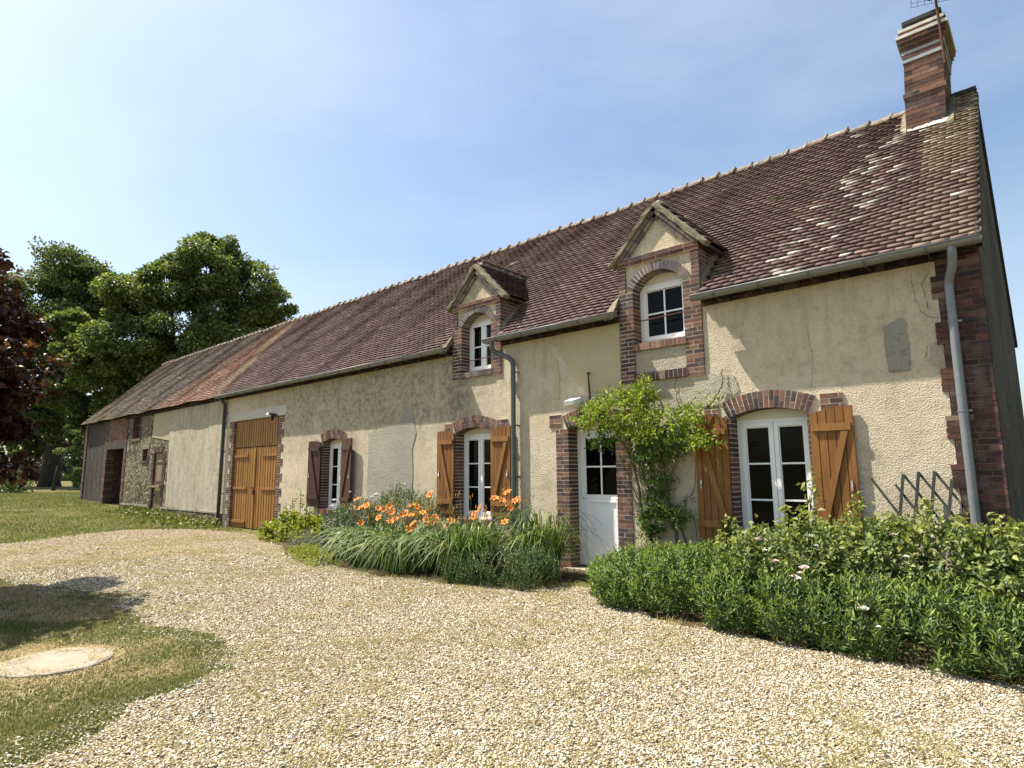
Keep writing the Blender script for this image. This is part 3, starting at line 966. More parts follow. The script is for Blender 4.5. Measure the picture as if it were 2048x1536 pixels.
# irregular render repairs, a few mm proud of the wall
def ragged(poly, step=0.06, amp=0.014, seed=0):
    return rough_poly(poly, step, amp, seed)
patches = [
    ('cement_grey', 'grey cement repair patch rising to a point', [(-11.96, 0.1), (-10.28, 0.1), (-10.28, 1.6), (-10.33, 2.1), (-10.18, 2.45), (-10.26, 2.62), (-10.33, 3.08), (-10.55, 3.0), (-10.68, 2.83), (-10.85, 2.70), (-11.3, 2.62), (-11.9, 2.50)]),
    ('cement_rough', 'small grey patch of bare cement', [(-1.42, 2.71), (-1.20, 2.72), (-1.19, 2.95), (-1.21, 3.22), (-1.23, 3.34), (-1.42, 3.27)]),
    ('plaster_smooth', 'smooth yellow render patch beside the right dormer', [(-6.32, 4.02), (-6.36, 3.80), (-6.30, 3.6), (-6.12, 3.35), (-5.98, 3.08), (-5.74, 2.88), (-5.45, 2.86), (-5.10, 2.9), (-5.09, 4.02)]),
    ('plaster_smooth', 'narrow yellow patch of render', [(-6.46, 2.82), (-6.33, 2.82), (-6.32, 3.15), (-6.36, 3.5), (-6.42, 3.55), (-6.49, 3.42), (-6.43, 3.2), (-6.47, 3.0)]),
    ('cement_warm', 'warm grey repair under the right dormer', [(-4.9, 2.48), (-3.42, 2.50), (-3.22, 2.68), (-3.28, 2.88), (-3.6, 2.95), (-3.7, 2.90), (-5.05, 2.9)]),
    ('cement_warm', 'pale cement flake by the corner bricks', [(-0.86, 3.02), (-0.98, 2.98), (-1.0, 2.82), (-0.93, 2.72), (-0.86, 2.70)]),
    ('lintel_cement', 'smooth cement lintel over the barn doors', [(-19.30, 3.225), (-15.86, 3.225), (-15.80, 3.34), (-15.86, 3.50), (-19.30, 3.50)]),
]
for k, (mt, lb, poly) in enumerate(patches):
    pp = ragged(poly, 0.035, (0.012, 0.022, 0.012, 0.012, 0.02, 0.015, 0.003)[k], k)
    curve_slab('render_patch', [pp], -0.011, 0.002, mt, house)['label'] = lb
# hairline cracks in the render
def crack(pts, w=0.006):
    b = MB()
    q = []
    for (x0, z0), (x1, z1) in zip(pts, pts[1:]):
        n = max(1, int(math.hypot(x1 - x0, z1 - z0) / 0.05))
        for i in range(n):
            q.append((x0 + (x1 - x0) * i / n + random.uniform(-.012, .012), z0 + (z1 - z0) * i / n + random.uniform(-.01, .01)))
    q.append(pts[-1])
    for a, c in zip(q, q[1:]):
        ww = w * random.uniform(0.4, 1.2)
        b.bar((a[0], -0.001, a[1]), (c[0], -0.001, c[1]), ww, 0.0015)
    b.build('crack', 'crack', house)
crack([(-1.10, 3.86), (-1.09, 3.55), (-1.04, 3.4), (-0.98, 3.33), (-0.88, 3.28)])
crack([(-0.92, 3.85), (-1.0, 3.72), (-0.97, 3.5), (-0.97, 3.42)])
crack([(-1.02, 2.98), (-1.04, 2.85), (-0.96, 2.72)])
crack([(-2.28, 2.62), (-2.24, 3.0), (-2.28, 3.35)], 0.003)

# brick corner of the gable and rough gable wall
b = MB()
mm = MB(b, 1)
mm.box(-0.85, -0.452, -0.016, 0.31, 0.0, 4.03)
n = 60
for k in range(n):
    z0 = 0.02 + k * CH
    wide = -0.92 if (k // 4) % 2 else -0.855
    c = [wide, -0.66, -0.445] if k % 2 else [wide, -0.75, -0.56, -0.445]
    for q in range(len(c) - 1):
        b.brick(c[q] + 0.005, c[q + 1] - 0.004, -0.022, 0.3, z0 + 0.005, z0 + CH - 0.005, 0.005)
b.build('corner_brickwork', ['brick_dark', 'mortar_dark'], house)
def gable(name, x0, x1, mat):
    g = MB()
    top = RZ(YR) - 0.05
    prof = [(0.0, -0.3), (DEP, -0.3), (DEP, 4.2), (YR, top), (0.0, 4.2)]
    n = len(prof)
    g.add([(x0, p[0], p[1]) for p in prof] + [(x1, p[0], p[1]) for p in prof], [tuple(range(n)), tuple(range(2 * n - 1, n - 1, -1))] + [(i, i + n, (i + 1) % n + n, (i + 1) % n) for i in range(n)])
    return g.build(name, mat, house)
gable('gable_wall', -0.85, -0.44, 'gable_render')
gable('gable_wall', -35.70, -35.4, 'rubble_stone')
MB().box(-35.4, -0.85, DEP - 0.3, DEP, -0.3, 4.2).build('rear_wall', 'plaster', house)

# cornice: two brick courses under the eaves
for (x0, x1) in ((-29.6, -9.06), (-7.69, -5.07), (-3.68, -0.45)):
    b = MB()
    course(b, x0, x1, -0.055, 0.0, 3.955, 4.010, 0.225, 0.016, 0.005)
    course(b, x0, x1, -0.10, 0.0, 4.022, 4.075, 0.225, 0.016, 0.006)
    b.build('eaves_cornice', 'brick_eaves_shade', house)

# ---- roof: slab, tiles, ridge
def sag(x, s):
    x = np.asarray(x, float)
    s = np.asarray(s, float)
    return 0.028 * np.sin(0.55 * x + 0.4) * np.sin(0.63 * s) + 0.016 * np.sin(1.9 * x + 1.3 * s) + 0.01 * np.sin(3.1 * x - 2.0 * s + 1) + 0.02 * np.sin(0.21 * x + 2) * np.sin(0.6 * s)
DORM = [(-9.03, -7.71, -8.37, 5.72, 1.02), (-5.06, -3.70, -4.375, 5.78, 1.06)]   # x0, x1, ridge x, ridge z, slope
tD = np.array([0, 0.7092, 0.7050])
tN = np.array([0, -0.7050, 0.7092])
Y0 = -0.24
b = MB()
def slab(x0, x1, ya, yb):
    t = 0.04
    za, zb = RZ(ya) - 0.13, RZ(yb) - 0.13
    b.add([(x0, ya, za), (x1, ya, za), (x1, yb, zb), (x0, yb, zb), (x0, ya + .02, za - t), (x1, ya + .02, za - t), (x1, yb, zb - t), (x0, yb, zb - t)],
          [(0, 1, 2, 3), (7, 6, 5, 4), (0, 4, 5, 1), (1, 5, 6, 2), (2, 6, 7, 3), (3, 7, 4, 0)])
slab(-35.86, -9.03, 0.02, YR)
slab(-9.03, -7.71, 0.34, YR)
slab(-7.71, -5.06, 0.02, YR)
slab(-5.06, -3.70, 0.34, YR)
slab(-3.70, -0.45, 0.02, YR)
roof = b.build('roof', 'roof_tile', house)
zr, zrear = RZ(YR) - 0.05, 4.0
MB().add([(-35.86, YR, zr), (-0.40, YR, zr), (-0.40, DEP + 0.2, zrear), (-35.86, DEP + 0.2, zrear), (-35.86, YR, zr - .1), (-0.40, YR, zr - .1), (-0.40, DEP + 0.2, zrear - .1), (-35.86, DEP + 0.2, zrear - .1)],
         [(0, 1, 2, 3), (7, 6, 5, 4), (0, 4, 5, 1), (1, 5, 6, 2), (2, 6, 7, 3), (3, 7, 4, 0)]).build('rear_slope', 'slab_dark', house)

def tile_boxes(cx, s, w, ln, base_fn, th=0.023, lift=0.054):
    """tiles on a slope: cx, s centres of the lower edge, returns verts (n,8,3) in (x, s, h) space."""
    n = len(cx)
    V = np.zeros((n, 8, 3))
    jx = rng.normal(0, 0.0015, n)
    js = rng.normal(0, 0.0032, n)
    rot = rng.normal(0, 0.007, n)
    jl = np.abs(rng.normal(0, 0.0025, n))
    jt = rng.normal(0, 0.0015, n)
    i = 0
    for zz in (0, 1):
        for (u, v) in ((-1, 0), (1, 0), (1, 1), (-1, 1)):
            V[:, i, 0] = cx + jx + u * w / 2 * 0.998 - rot * v * ln
            V[:, i, 1] = s + js + v * ln + rot * u * w
            V[:, i, 2] = (lift + jl) * (1 - v) + zz * th + u * jt * (1 - v)
            i += 1
    return V
BF = np.array([(0, 3, 2, 1), (4, 5, 6, 7), (0, 1, 5, 4), (1, 2, 6, 5), (2, 3, 7, 6), (3, 0, 4, 7)])

def front_tiles():
    w, gauge, ln = 0.175, 0.105, 0.20
    L = (YR - Y0) / 0.7092
    nr = int(L / gauge) + 1
    CX, SS = [], []
    for r in range(nr):
        s = r * gauge
        x = np.arange(-35.86 + (w / 2 if r % 2 else w), -0.40, w)
        CX.append(x + rng.normal(0, 0.004, len(x)))
        SS.append(np.full(len(x), s))
    cx, s = np.concatenate(CX), np.concatenate(SS)
    y = Y0 + 0.7092 * (s + 0.06)
    k = np.ones(len(cx), bool)
    for (x0, x1, xc, zr_, sl) in DORM:
        inside = (cx > x0 - 0.06) & (cx < x1 + 0.06) & (RZ(y) < zr_ - sl * np.abs(cx - xc) + 0.02)
        inside |= (cx > x0 - 0.03) & (cx < x1 + 0.03) & (y < 0.36)
        k &= ~inside
    # chimney footprint
    k &= ~((cx > -1.30) & (cx < -0.74) & (y > 2.62) & (y < 3.5))
    k &= rng.random(len(cx)) > 0.0002
    cx, s = cx[k], s[k]
    V = tile_boxes(cx, s, w, ln, None)
    x, sv, h = V[..., 0], V[..., 1], V[..., 2]
    h = h + sag(x, sv) - 0.06
    Y = Y0 + sv * tD[1] + h * tN[1]
    Zz = RZ(Y0) + sv * tD[2] + h * tN[2]
    x = np.clip(x, -35.9, -0.395)
    P = np.stack([x, Y, Zz], 2).reshape(-1, 3)
    F = (BF[None] + (np.arange(len(cx)) * 8)[:, None, None]).reshape(-1, 4)
    np_mesh('tile_covering', P, F, 'roof_tile', roof)
front_tiles()

def ridge():
    b, mb = MB(), MB()
    x = -35.9
    while x < -1.30:
        L = 0.34
        rr = 0.102 + random.uniform(-.008, .008)
        zz = RZ(YR) - 0.055 + random.uniform(-.012, .012) + float(sag(x, 4.9)) * 0.7
        ya = YR + random.uniform(-.012, .012)
        N = 8
        vs, fs = [], []
        for e, (xx, q) in enumerate(((x, rr * 0.95), (x + L * 0.78, rr), (x + L * 0.80, rr + 0.012), (x + L, rr + 0.014))):
            for i in range(N + 1):
                t = math.pi * (-0.06 + 1.12 * i / N)
                vs.append((xx, ya - q * math.cos(t), zz + q * math.sin(t) * 0.9))
        for e in range(3):
            for i in range(N):
                fs.append((e * (N + 1) + i, (e + 1) * (N + 1) + i, (e + 1) * (N + 1) + i + 1, e * (N + 1) + i + 1))
        fs.append(tuple(range(N + 1)))
        fs.append(tuple(3 * (N + 1) + i for i in range(N, -1, -1)))
        b.add(vs, fs)
        # lump of bedding mortar at the joint
        mb.tube([(x + L - 0.05, ya - 0.125, zz - 0.03), (x + L, ya - 0.06, zz + 0.095), (x + L, ya + 0.06, zz + 0.095)], [0.024, 0.027, 0.024], 6)
        x += L
    b.build('ridge_tiles', 'ridge_tile', roof)
    ms = MB()
    for k in range(170):
        x = -0.6 - abs(random.gauss(0, 5.5))
        if x < -34 or -9.2 < x < -7.5 or -5.2 < x < -3.5:
            continue
        s_ = random.uniform(1.2, 4.8)
        y_, z_ = Y0 + s_ * tD[1], RZ(Y0) + s_ * tD[2] + float(sag(x, s_)) - 0.005
        r_ = random.uniform(0.018, 0.05)
        vs = [(x, y_ - .7 * r_ * .6, z_ + .7 * r_ * .6)]
        for i in range(7):
            a_ = 6.283 * i / 7
            q_ = r_ * random.uniform(.7, 1.5)
            vs.append((x + 1.5 * q_ * math.cos(a_), y_ + q_ * math.sin(a_) * .709, z_ + q_ * math.sin(a_) * .705 - .004))
        ms.add(vs, [(0, 1 + i, 1 + (i + 1) % 7) for i in range(7)])
    tag(ms.build('moss', 'moss', roof), kind='stuff')
    tag(mb.build('ridge_mortar', 'ridge_tile', roof), kind='stuff')
    q = MB()   # last ridge tiles right of the chimney, darker
    for x in (-0.74, -0.57):
        q.tube([(x, YR, RZ(YR) - 0.05), (x + 0.17, YR, RZ(YR) - 0.045)], 0.10, 10)
    q.build('ridge_tiles', 'slab_dark', roof)
ridge()
# mortar verge along the right gable
b = MB()
for k in range(24):
    s0, s1 = k * 4.95 / 24, (k + 1) * 4.95 / 24
    a = [Y0 + s0 * tD[1], RZ(Y0) + s0 * tD[2]]
    c = [Y0 + s1 * tD[1], RZ(Y0) + s1 * tD[2]]
    o1, o2 = -0.045 + random.uniform(0, .008), -0.13
    b.add([(-0.40, a[0] - tN[1] * -o1, a[1] + tN[2] * o1), (-0.385, c[0], c[1] + o1), (-0.385, c[0] + 0.09, c[1] - 0.09), (-0.40, a[0] + 0.09, a[1] - 0.09),
           (-0.45, a[0], a[1]), (-0.45, c[0], c[1]), (-0.45, c[0] + 0.09, c[1] - 0.09), (-0.45, a[0] + 0.09, a[1] - 0.09)],
          [(0, 3, 2, 1), (0, 1, 5, 4), (4, 5, 6, 7), (2, 3, 7, 6)])
b.build('verge', 'gable_render', roof)

# ---- dormers
def dormer(x0, x1, xc, zr_, sl, key, open_sill):
    zc = 4.98
    apex = zr_ - 0.06
    # cheeks (brick), behind the front wall
    d = bpy.data.objects.new('dormer', None)
    COL.objects.link(d)
    d.parent = house
    d.matrix_parent_inverse = Matrix.Translation(house.location).inverted()
    for sd, xe in ((-1, x0), (1, x1)):
        ck = MB()
        cm = MB(ck, 1)
        for k in range(15):
            z0 = 3.98 + k * 0.068
            yb = max((z0 - 4.30) / 0.994 + 0.12, 0.34)
            xa, xb = sorted((xe, xe - sd * 0.10))
            y = 0.0
            q = 0
            while y < yb:
                L = 0.11 if (q == 0 and k % 2) else 0.225
                ck.brick(xa, xb + (0.002 if sd > 0 else 0), y + (0.0 if y == 0 else 0.005) + 0.001, min(y + L, yb) - 0.004, z0 + 0.005, z0 + 0.063, 0.002)
                y += L
                q += 1
        xa, xb = sorted((xe - sd * 0.004, xe - sd * 0.09))
        n = [(0.02, 4.0), (0.02, zc), (0.75, zc)]
        cm.add([(xa, *p) for p in n] + [(xb, *p) for p in n], [(0, 1, 2), (5, 4, 3), (0, 3, 4, 1), (1, 4, 5, 2), (2, 5, 3, 0)])
        ck.build('cheek_wall', ['brick', 'mortar'], d)
    # front brick trim
    b, bl = MB(), MB()
    mo = MB(b, 1)
    mbl = MB(bl, 1)
    ox0, ox1, oz, zs, rise = OPEN[key]
    jz = open_sill
    jamb(b, mo, ox0, -1, jz, zs - 0.02, ox0 - x0 + 0.01, -0.03, 0.2)
    jamb(b, mo, ox1, 1, jz, zs - 0.02, x1 - ox1 + 0.01, -0.03, 0.2)
    # outer strips beside the arch
    for (a, c) in ((x0 - 0.01, x0 + 0.115), (x1 - 0.115, x1 + 0.01)):
        mo.box(a + 0.004, c - 0.004, -0.0265, 0.0, zs - 0.02, zc - 0.13)
        k = 0
        z = zs - 0.02
        while z < zc - 0.14:
            b.brick(a, c, -0.03, 0.0, z + 0.005, z + CH - 0.005)
            z += CH
    arch(bl, mbl, ox0, ox1, zs, rise, 0.125, -0.03, 0.2, 19, False)
    # string course and raking brick bands with stone coping
    for (za, zb, yy) in ((zc - 0.135, zc - 0.075, -0.042), (zc - 0.07, zc - 0.01, -0.056)):
        course(b, x0 - 0.02, x1 + 0.02, yy, 0.0, za, zb, 0.22, 0.01)
        mo.box(x0 - 0.01, x1 + 0.01, yy + 0.004, 0.0, za - 0.004, zb + 0.004)
    cp, rk = MB(), MB()
    for sd in (-1, 1):
        xe = x0 if sd < 0 else x1
        A = Vector((xe + sd * 0.09, 0, zc - 0.05))
        B = Vector((xc, 0, apex + 0.02))
        T = (B - A)
        Ln = T.length
        T.normalize()
        up = Vector((-T.z, 0, T.x)) if sd > 0 else Vector((T.z * 1, 0, -T.x))
        up = Vector((sd * T.z * sd, 0, 0)) if False else Vector((-T.z if T.x > 0 else T.z, 0, abs(T.x)))
        # raking bricks, greyed by weather
        n = 5
        for k in range(n):
            a = A + T * (0.10 + (Ln - 0.12) * k / n)
            c = A + T * (0.10 + (Ln - 0.12) * (k + 1) / n - 0.01)
            for lay in range(2):
                o = up * (-0.13 + lay * 0.066)
                rk.bar((a.x + o.x, 0.0, a.z + o.z), (c.x + o.x, 0.0, c.z + o.z), 0.060, 0.045 + 0.018 * lay)
        # coping following the rake, running back a little way
        o = up * 0.015
        prev = None
        N = 9
        for k in range(N + 1):
            q = A + o + T * (-0.06 + (Ln + 0.06) * k / N)
            j = lambda: random.uniform(-.009, .009)
            w = 0.042
            sec = [(q.x - up.x * w + j(), -0.088 + j(), q.z - up.z * w + j()), (q.x - up.x * w, 0.08, q.z - up.z * w), (q.x + up.x * w, 0.08, q.z + up.z * w), (q.x + up.x * w + j(), -0.070 + j(), q.z + up.z * w + j()), (q.x + up.x * .015 + j(), -0.098 + j(), q.z + up.z * .015 + j())]
            if prev:
                cp.add(prev + sec, [(i, (i + 1) % 5, 5 + (i + 1) % 5, 5 + i) for i in range(5)])
            elif True:
                cp.add(sec, [(4, 3, 2, 1, 0)])
            prev = sec
        cp.add(prev, [(0, 1, 2, 3, 4)])
    b.build('brick_trim', ['brick', 'mortar'], d)
    bl.build('brick_arch', ['brick_blue', 'mortar'], d)
    cp.build('coping', 'coping', d)
    rk.build('raking_bricks', 'brick_grey', d)
    # dormer roof tiles on both slopes
    ang = math.atan(sl)
    allV = []
    for sd in (-1, 1):
        half = (x1 - x0) / 2 + 0.12
        Ls = half / math.cos(ang)
        nr = int(Ls / 0.1) + 1
        for r in range(nr):
            s = r * 0.1
            z_here = zr_ - Ls * math.sin(ang) + s * math.sin(ang)
            ymax = (z_here - 4.30) / 0.994 + 0.10
            xs = np.arange(0.10 + (0.08 if r % 2 else 0.0), ymax, 0.16)
            if len(xs) == 0:
                continue
            Vv = tile_boxes(xs, np.full(len(xs), s), 0.16, 0.15, None)
            yv, sv, h = Vv[..., 0], Vv[..., 1], Vv[..., 2]
            dist = half - sv * math.cos(ang)           # horizontal distance from ridge
            xx = xc + sd * (dist + h * math.sin(ang))
            zz = zr_ - Ls * math.sin(ang) + sv * math.sin(ang) + h * math.cos(ang)
            allV.append(np.stack([xx, yv, zz], 2))
        # board under the tiles
    V = np.concatenate(allV)
    F = (BF[None] + (np.arange(len(V)) * 8)[:, None, None]).reshape(-1, 4)
    np_mesh('dormer_tiles', V.reshape(-1, 3), F, 'roof_tile', d)
    ub = MB()
    yb = (zr_ - 4.30) / 0.994
    ye = (zr_ - sl * ((x1 - x0) / 2 + .1) - 4.30) / 0.994
    for sd in (-1, 1):
        xe = xc + sd * ((x1 - x0) / 2 + 0.1)
        ze = zr_ - sl * ((x1 - x0) / 2 + 0.1)
        q = [(xc, 0.06, zr_ - .01), (xc, yb + .1, zr_ - .01), (xe, ye + 0.12, ze - .01), (xe, 0.06, ze - .01)]
        ub.add(q + [(a, c, e - 0.05) for a, c, e in q], [(0, 1, 2, 3), (7, 6, 5, 4), (0, 4, 5, 1), (1, 5, 6, 2), (2, 6, 7, 3), (3, 7, 4, 0)])
    ub.build('roof_boarding', 'beam_wood', d)
    rg = MB()
    y = 0.1
    while y < yb + 0.05:
        rg.tube([(xc, y, zr_ + 0.01), (xc, y + 0.26, zr_ + 0.01 + random.uniform(-.01, .012))], [0.075, 0.085], 8)
        y += 0.25
    rg.build('ridge_tiles', 'ridge_tile', d, True)
    # stepped cement flashing where cheek meets roof
    fl = MB()
    for sd, xe in ((1, x1),):
        for k in range(8):
            y0_, y1_ = 0.0 + k * 0.085, 0.0 + (k + 1) * 0.085
            fl.add([(xe + 0.002, y0_, RZ(y0_) - .06), (xe + 0.06, y0_, RZ(y0_) - .03), (xe + 0.06, y1_, RZ(y1_) - .03), (xe + 0.002, y1_, RZ(y1_) - .06),
                    (xe + 0.002, y0_, RZ(y0_) + .09), (xe + 0.035, y0_, RZ(y0_) + .05), (xe + 0.035, y1_, RZ(y1_) + .05), (xe + 0.002, y1_, RZ(y1_) + .09)],
                   [(0, 3, 2, 1), (4, 5, 6, 7), (0, 1, 5, 4), (1, 2, 6, 5), (2, 3, 7, 6), (3, 0, 4, 7)])
    fl.build('flashing', 'coping', d)
    # triangular end tile closing the eaves left of the dormer
    fl = MB()
    xe = x0
    fl.add([(xe - 0.16, Y0 - 0.02, RZ(Y0) - 0.02), (xe + 0.0, Y0 - 0.02, RZ(Y0) - 0.02), (xe - 0.02, 0.0, RZ(0) + 0.10), (xe - 0.16, 0, RZ(0) - 0.0),
            (xe - 0.16, Y0 - 0.02, RZ(Y0) - 0.1), (xe + 0.0, Y0 - 0.02, RZ(Y0) - 0.1), (xe - 0.02, 0.0, RZ(0) - 0.1), (xe - 0.16, 0, RZ(0) - 0.1)],
           [(0, 1, 2, 3), (7, 6, 5, 4), (0, 4, 5, 1), (1, 5, 6, 2), (2, 6, 7, 3), (3, 7, 4, 0)])
    fl.build('eaves_end_tile', 'coping', d)
    return d

dl = dormer(*DORM[0], 'dl', 3.42)
dl['label'] = 'left dormer, narrower two-leaf window'
dr = dormer(*DORM[1], 'dr', 2.94)
dr['label'] = 'right dormer with four-over-two pane window and apron'
# rowlock sill under left dormer window, sill + apron + rowlock under right dormer window
b = MB()
mo = MB(b, 1)
for k in range(12):
    x0 = -8.80 + k * 0.0717
    b.brick(x0 + .005, x0 + .066, -0.045, 0.19, 3.44, 3.55)
mo.box(-8.80, -7.94, -0.040, 0.18, 3.445, 3.546)
b.build('sill', ['brick_blue', 'mortar'], dl)
b = MB()
mo = MB(b, 1)
for k in range(13):
    x0 = -4.84 + k * 0.0685
    b.brick(x0 + .005, x0 + .064, -0.05, 0.19, 3.44, 3.55)
mo.box(-4.83, -3.95, -0.046, 0.18, 3.445, 3.546)
b.build('sill', ['brick_red', 'mortar'], dr)
b = MB()
mo = MB(b, 1)
for k in range(12):
    x0 = -4.84 + k * 0.0745
    b.brick(x0 + .005, x0 + .069, -0.05, 0.0, 2.95, 3.08)
mo.box(-4.84, -3.95, -0.046, 0.0, 2.955, 3.075)
b.build('apron_course', ['brick_dark', 'mortar'], dr)
MB().box(-4.82, -3.96, -0.006, 0.001, 3.08, 3.44).build('apron', 'cement_warm', dr)

# ---- chimney
def chimney():
    b, bd, ch, cr = MB(), MB(), MB(), MB()
    mo = MB(b, 1)
    x0, x1, y0, y1 = -1.31, -0.78, 2.60, 3.45
    lean = lambda z: 0.055 * (z - 6.8)
    def ring(mb, g, z0, z1, half=False, pieces=None):
        X0, X1, Y0_, Y1 = x0 - g + lean(z0), x1 + g + lean(z0), y0 - g, y1 + g
        if half:
            c = [X0, X0 + 0.11, X0 + 0.335, X1 - 0.0]
        else:
            c = [X0, X0 + 0.225, X0 + 0.45, X1] if g < 0.05 else [X0, X0 + 0.21, X0 + 0.42, X1]
        for q in range(len(c) - 1):
            mb.brick(c[q] + .004, c[q + 1] - .004, Y0_, Y0_ + 0.12, z0 + .005, z1 - .005, .005)
        d = np.linspace(Y0_ + 0.12, Y1, 5)
        for q in range(4):
            mb.brick(X0, X0 + 0.11, d[q] + .004, d[q + 1] - .004, z0 + .005, z1 - .005, .004)
            mb.brick(X1 - 0.11, X1, d[q] + .004, d[q + 1] - .004, z0 + .005, z1 - .005, .004)
        mo.box(X0 + .006, X1 - .006, Y0_ + .006, Y1 - .006, z0 - .002, z1 + .002)
    z = 6.55
    k = 0
    while z < 8.02:
        g = 0.02 if 7.42 < z < 7.50 else 0.0
        ring(b, g, z, z + 0.075, k % 2)
        z += 0.075
        k += 1
    def band(g, z0, h, mt):
        mt.box(x0 - g + lean(z0), x1 + g + lean(z0), y0 - g, y1 + g, z0, z0 + h)
    band(0.012, z, 0.06, cr); z += 0.06
    ring(b, 0.015, z, z + 0.075); z += 0.075
    band(0.02, z, 0.05, cr); z += 0.05
    for g in (0.03, 0.055, 0.075):
        ring(bd, g, z, z + 0.072, k % 2); z += 0.072; k += 1
    band(0.085, z, 0.05, ch); z += 0.05
    ring(bd, 0.055, z, z + 0.07); z += 0.07
    band(0.05, z, 0.05, ch); z += 0.05
    cap = MB()
    for (xa, ya) in ((x0 + .02, y0 + .02), (x1 - .12, y0 + .02), (x0 + .02, y1 - .12), (x1 - .12, y1 - .12), (x0 + .02, y0 + .4), (x1 - .12, y0 + .4)):
        cap.box(xa + lean(z), xa + .1 + lean(z), ya, ya + .1, z, z + 0.09)
    cap.box(x0 + lean(z) - .0, x1 + lean(z) + .0, y0 + .0, y1 - .0, z + 0.09, z + 0.15)
    c = b.build('chimney', ['brick', 'mortar_mid'], house)
    bd.build('chimney_crown', 'brick_dark', c)
    cr.build('cement_band', 'lead_grey', c)
    ch.build('lime_band', 'chalk', c)
    cap.build('chimney_cap', 'slab_dark', c)
    fl = MB()
    for q in range(9):
        xa = x0 - 0.03 + q * 0.065
        fl.add([(xa, y0 - .11, RZ(y0 - .11) - .02), (xa + .066, y0 - .11, RZ(y0 - .11) - .02 + random.uniform(-.012, .012)), (xa + .066, y0 + .01, RZ(y0) + .04 + random.uniform(0, .03)), (xa, y0 + .01, RZ(y0) + .04 + random.uniform(0, .03)),
                (xa, y0 + .01, RZ(y0) - .1), (xa + .066, y0 + .01, RZ(y0) - .1)], [(0, 1, 2, 3), (3, 2, 5, 4), (0, 4, 5, 1), (0, 3, 4), (1, 5, 2)])
    fl.build('chimney_flashing', 'chalk', c)
    for (xa, xb) in ((x0 - .09, x0 + .015), (x1 + .0, x1 + .10)):
        fs = MB()
        n = 6
        for q in range(n):
            ya, yb = y0 - .12 + q * 0.14, y0 - .12 + (q + 1) * 0.14
            fs.add([(xa, ya, RZ(ya) - .04), (xb, ya, RZ(ya) - .04), (xb, yb, RZ(yb) - .04), (xa, yb, RZ(yb) - .04), (xa, ya, RZ(ya) + .02), (xb, ya, RZ(ya) + .06), (xb, yb, RZ(yb) + .06), (xa, yb, RZ(yb) + .02)],
                   [(0, 3, 2, 1), (4, 5, 6, 7), (0, 1, 5, 4), (1, 2, 6, 5), (2, 3, 7, 6), (3, 0, 4, 7)])
        fs.build('chimney_flashing', 'coping', c)
chimney()

# ---- gutters and downpipes
def gutter(x0, x1, zl=0.0):
    b = MB()
    r, yc = 0.072, -0.270
    zc = 4.055
    n = 10
    vs, fs = [], []
    for x in (x0, x1):
        for rr in (r, r - 0.004):
            for i in range(n + 1):
                t = math.pi + math.pi * i / n
                vs.append((x, yc + rr * math.cos(t), zc + rr * math.sin(t)))
    m1 = n + 1
    for i in range(n):
        fs.append((i, i + 1, 2 * m1 + i + 1, 2 * m1 + i))
        fs.append((m1 + i, 3 * m1 + i, 3 * m1 + i + 1, m1 + i + 1))
    fs += [(0, 2 * m1, 3 * m1, m1), (n, m1 + n, 3 * m1 + n, 2 * m1 + n)]
    b.add(vs, fs)
    b.tube([(x0, yc - r, zc), (x1, yc - r, zc)], 0.010, 6)
    for x in (x0 + 0.002, x1 - 0.002):
        b.add([(x, yc + r * math.cos(math.pi + math.pi * i / n), zc + r * math.sin(math.pi + math.pi * i / n)) for i in range(n + 1)], [tuple(range(n + 1))])
    o = b.build('gutter', 'zinc', house, True)
    c = MB()
    x = x0 + 0.35
    while x < x1 - 0.1:
        for i in range(n):
            t0, t1 = math.pi + math.pi * i / n, math.pi + math.pi * (i + 1) / n
            q = r + 0.010
            c.add([(x - .018, yc + q * math.cos(t0), zc + q * math.sin(t0)), (x + .018, yc + q * math.cos(t0), zc + q * math.sin(t0)), (x + .014, yc + q * math.cos(t1), zc + q * math.sin(t1)), (x - .014, yc + q * math.cos(t1), zc + q * math.sin(t1))], [(0, 1, 2, 3)])
        c.bar((x, yc + 0.0, zc - r), (x + 0.01, -0.05, 3.97), 0.012, 0.006, (1, 0, 0))
        x += 0.62
    c.build('gutter_bracket', 'zinc_green', o)
gutter(-19.95, -9.0)
gutter(-7.90, -5.0)
gutter(-3.72, -0.40)

def bend(p):
    # smooth a polyline with Catmull-Rom
    p = [Vector(q) for q in p]
    out = []
    for k in range(len(p) - 1):
        a, b, c, d = p[max(k - 1, 0)], p[k], p[k + 1], p[min(k + 2, len(p) - 1)]
        for i in range(5):
            t = i / 5
            out.append(0.5 * ((2 * b) + (c - a) * t + (2 * a - 5 * b + 4 * c - d) * t * t + (3 * b - a - 3 * c + d) * t ** 3))
    out.append(p[-1])
    return out

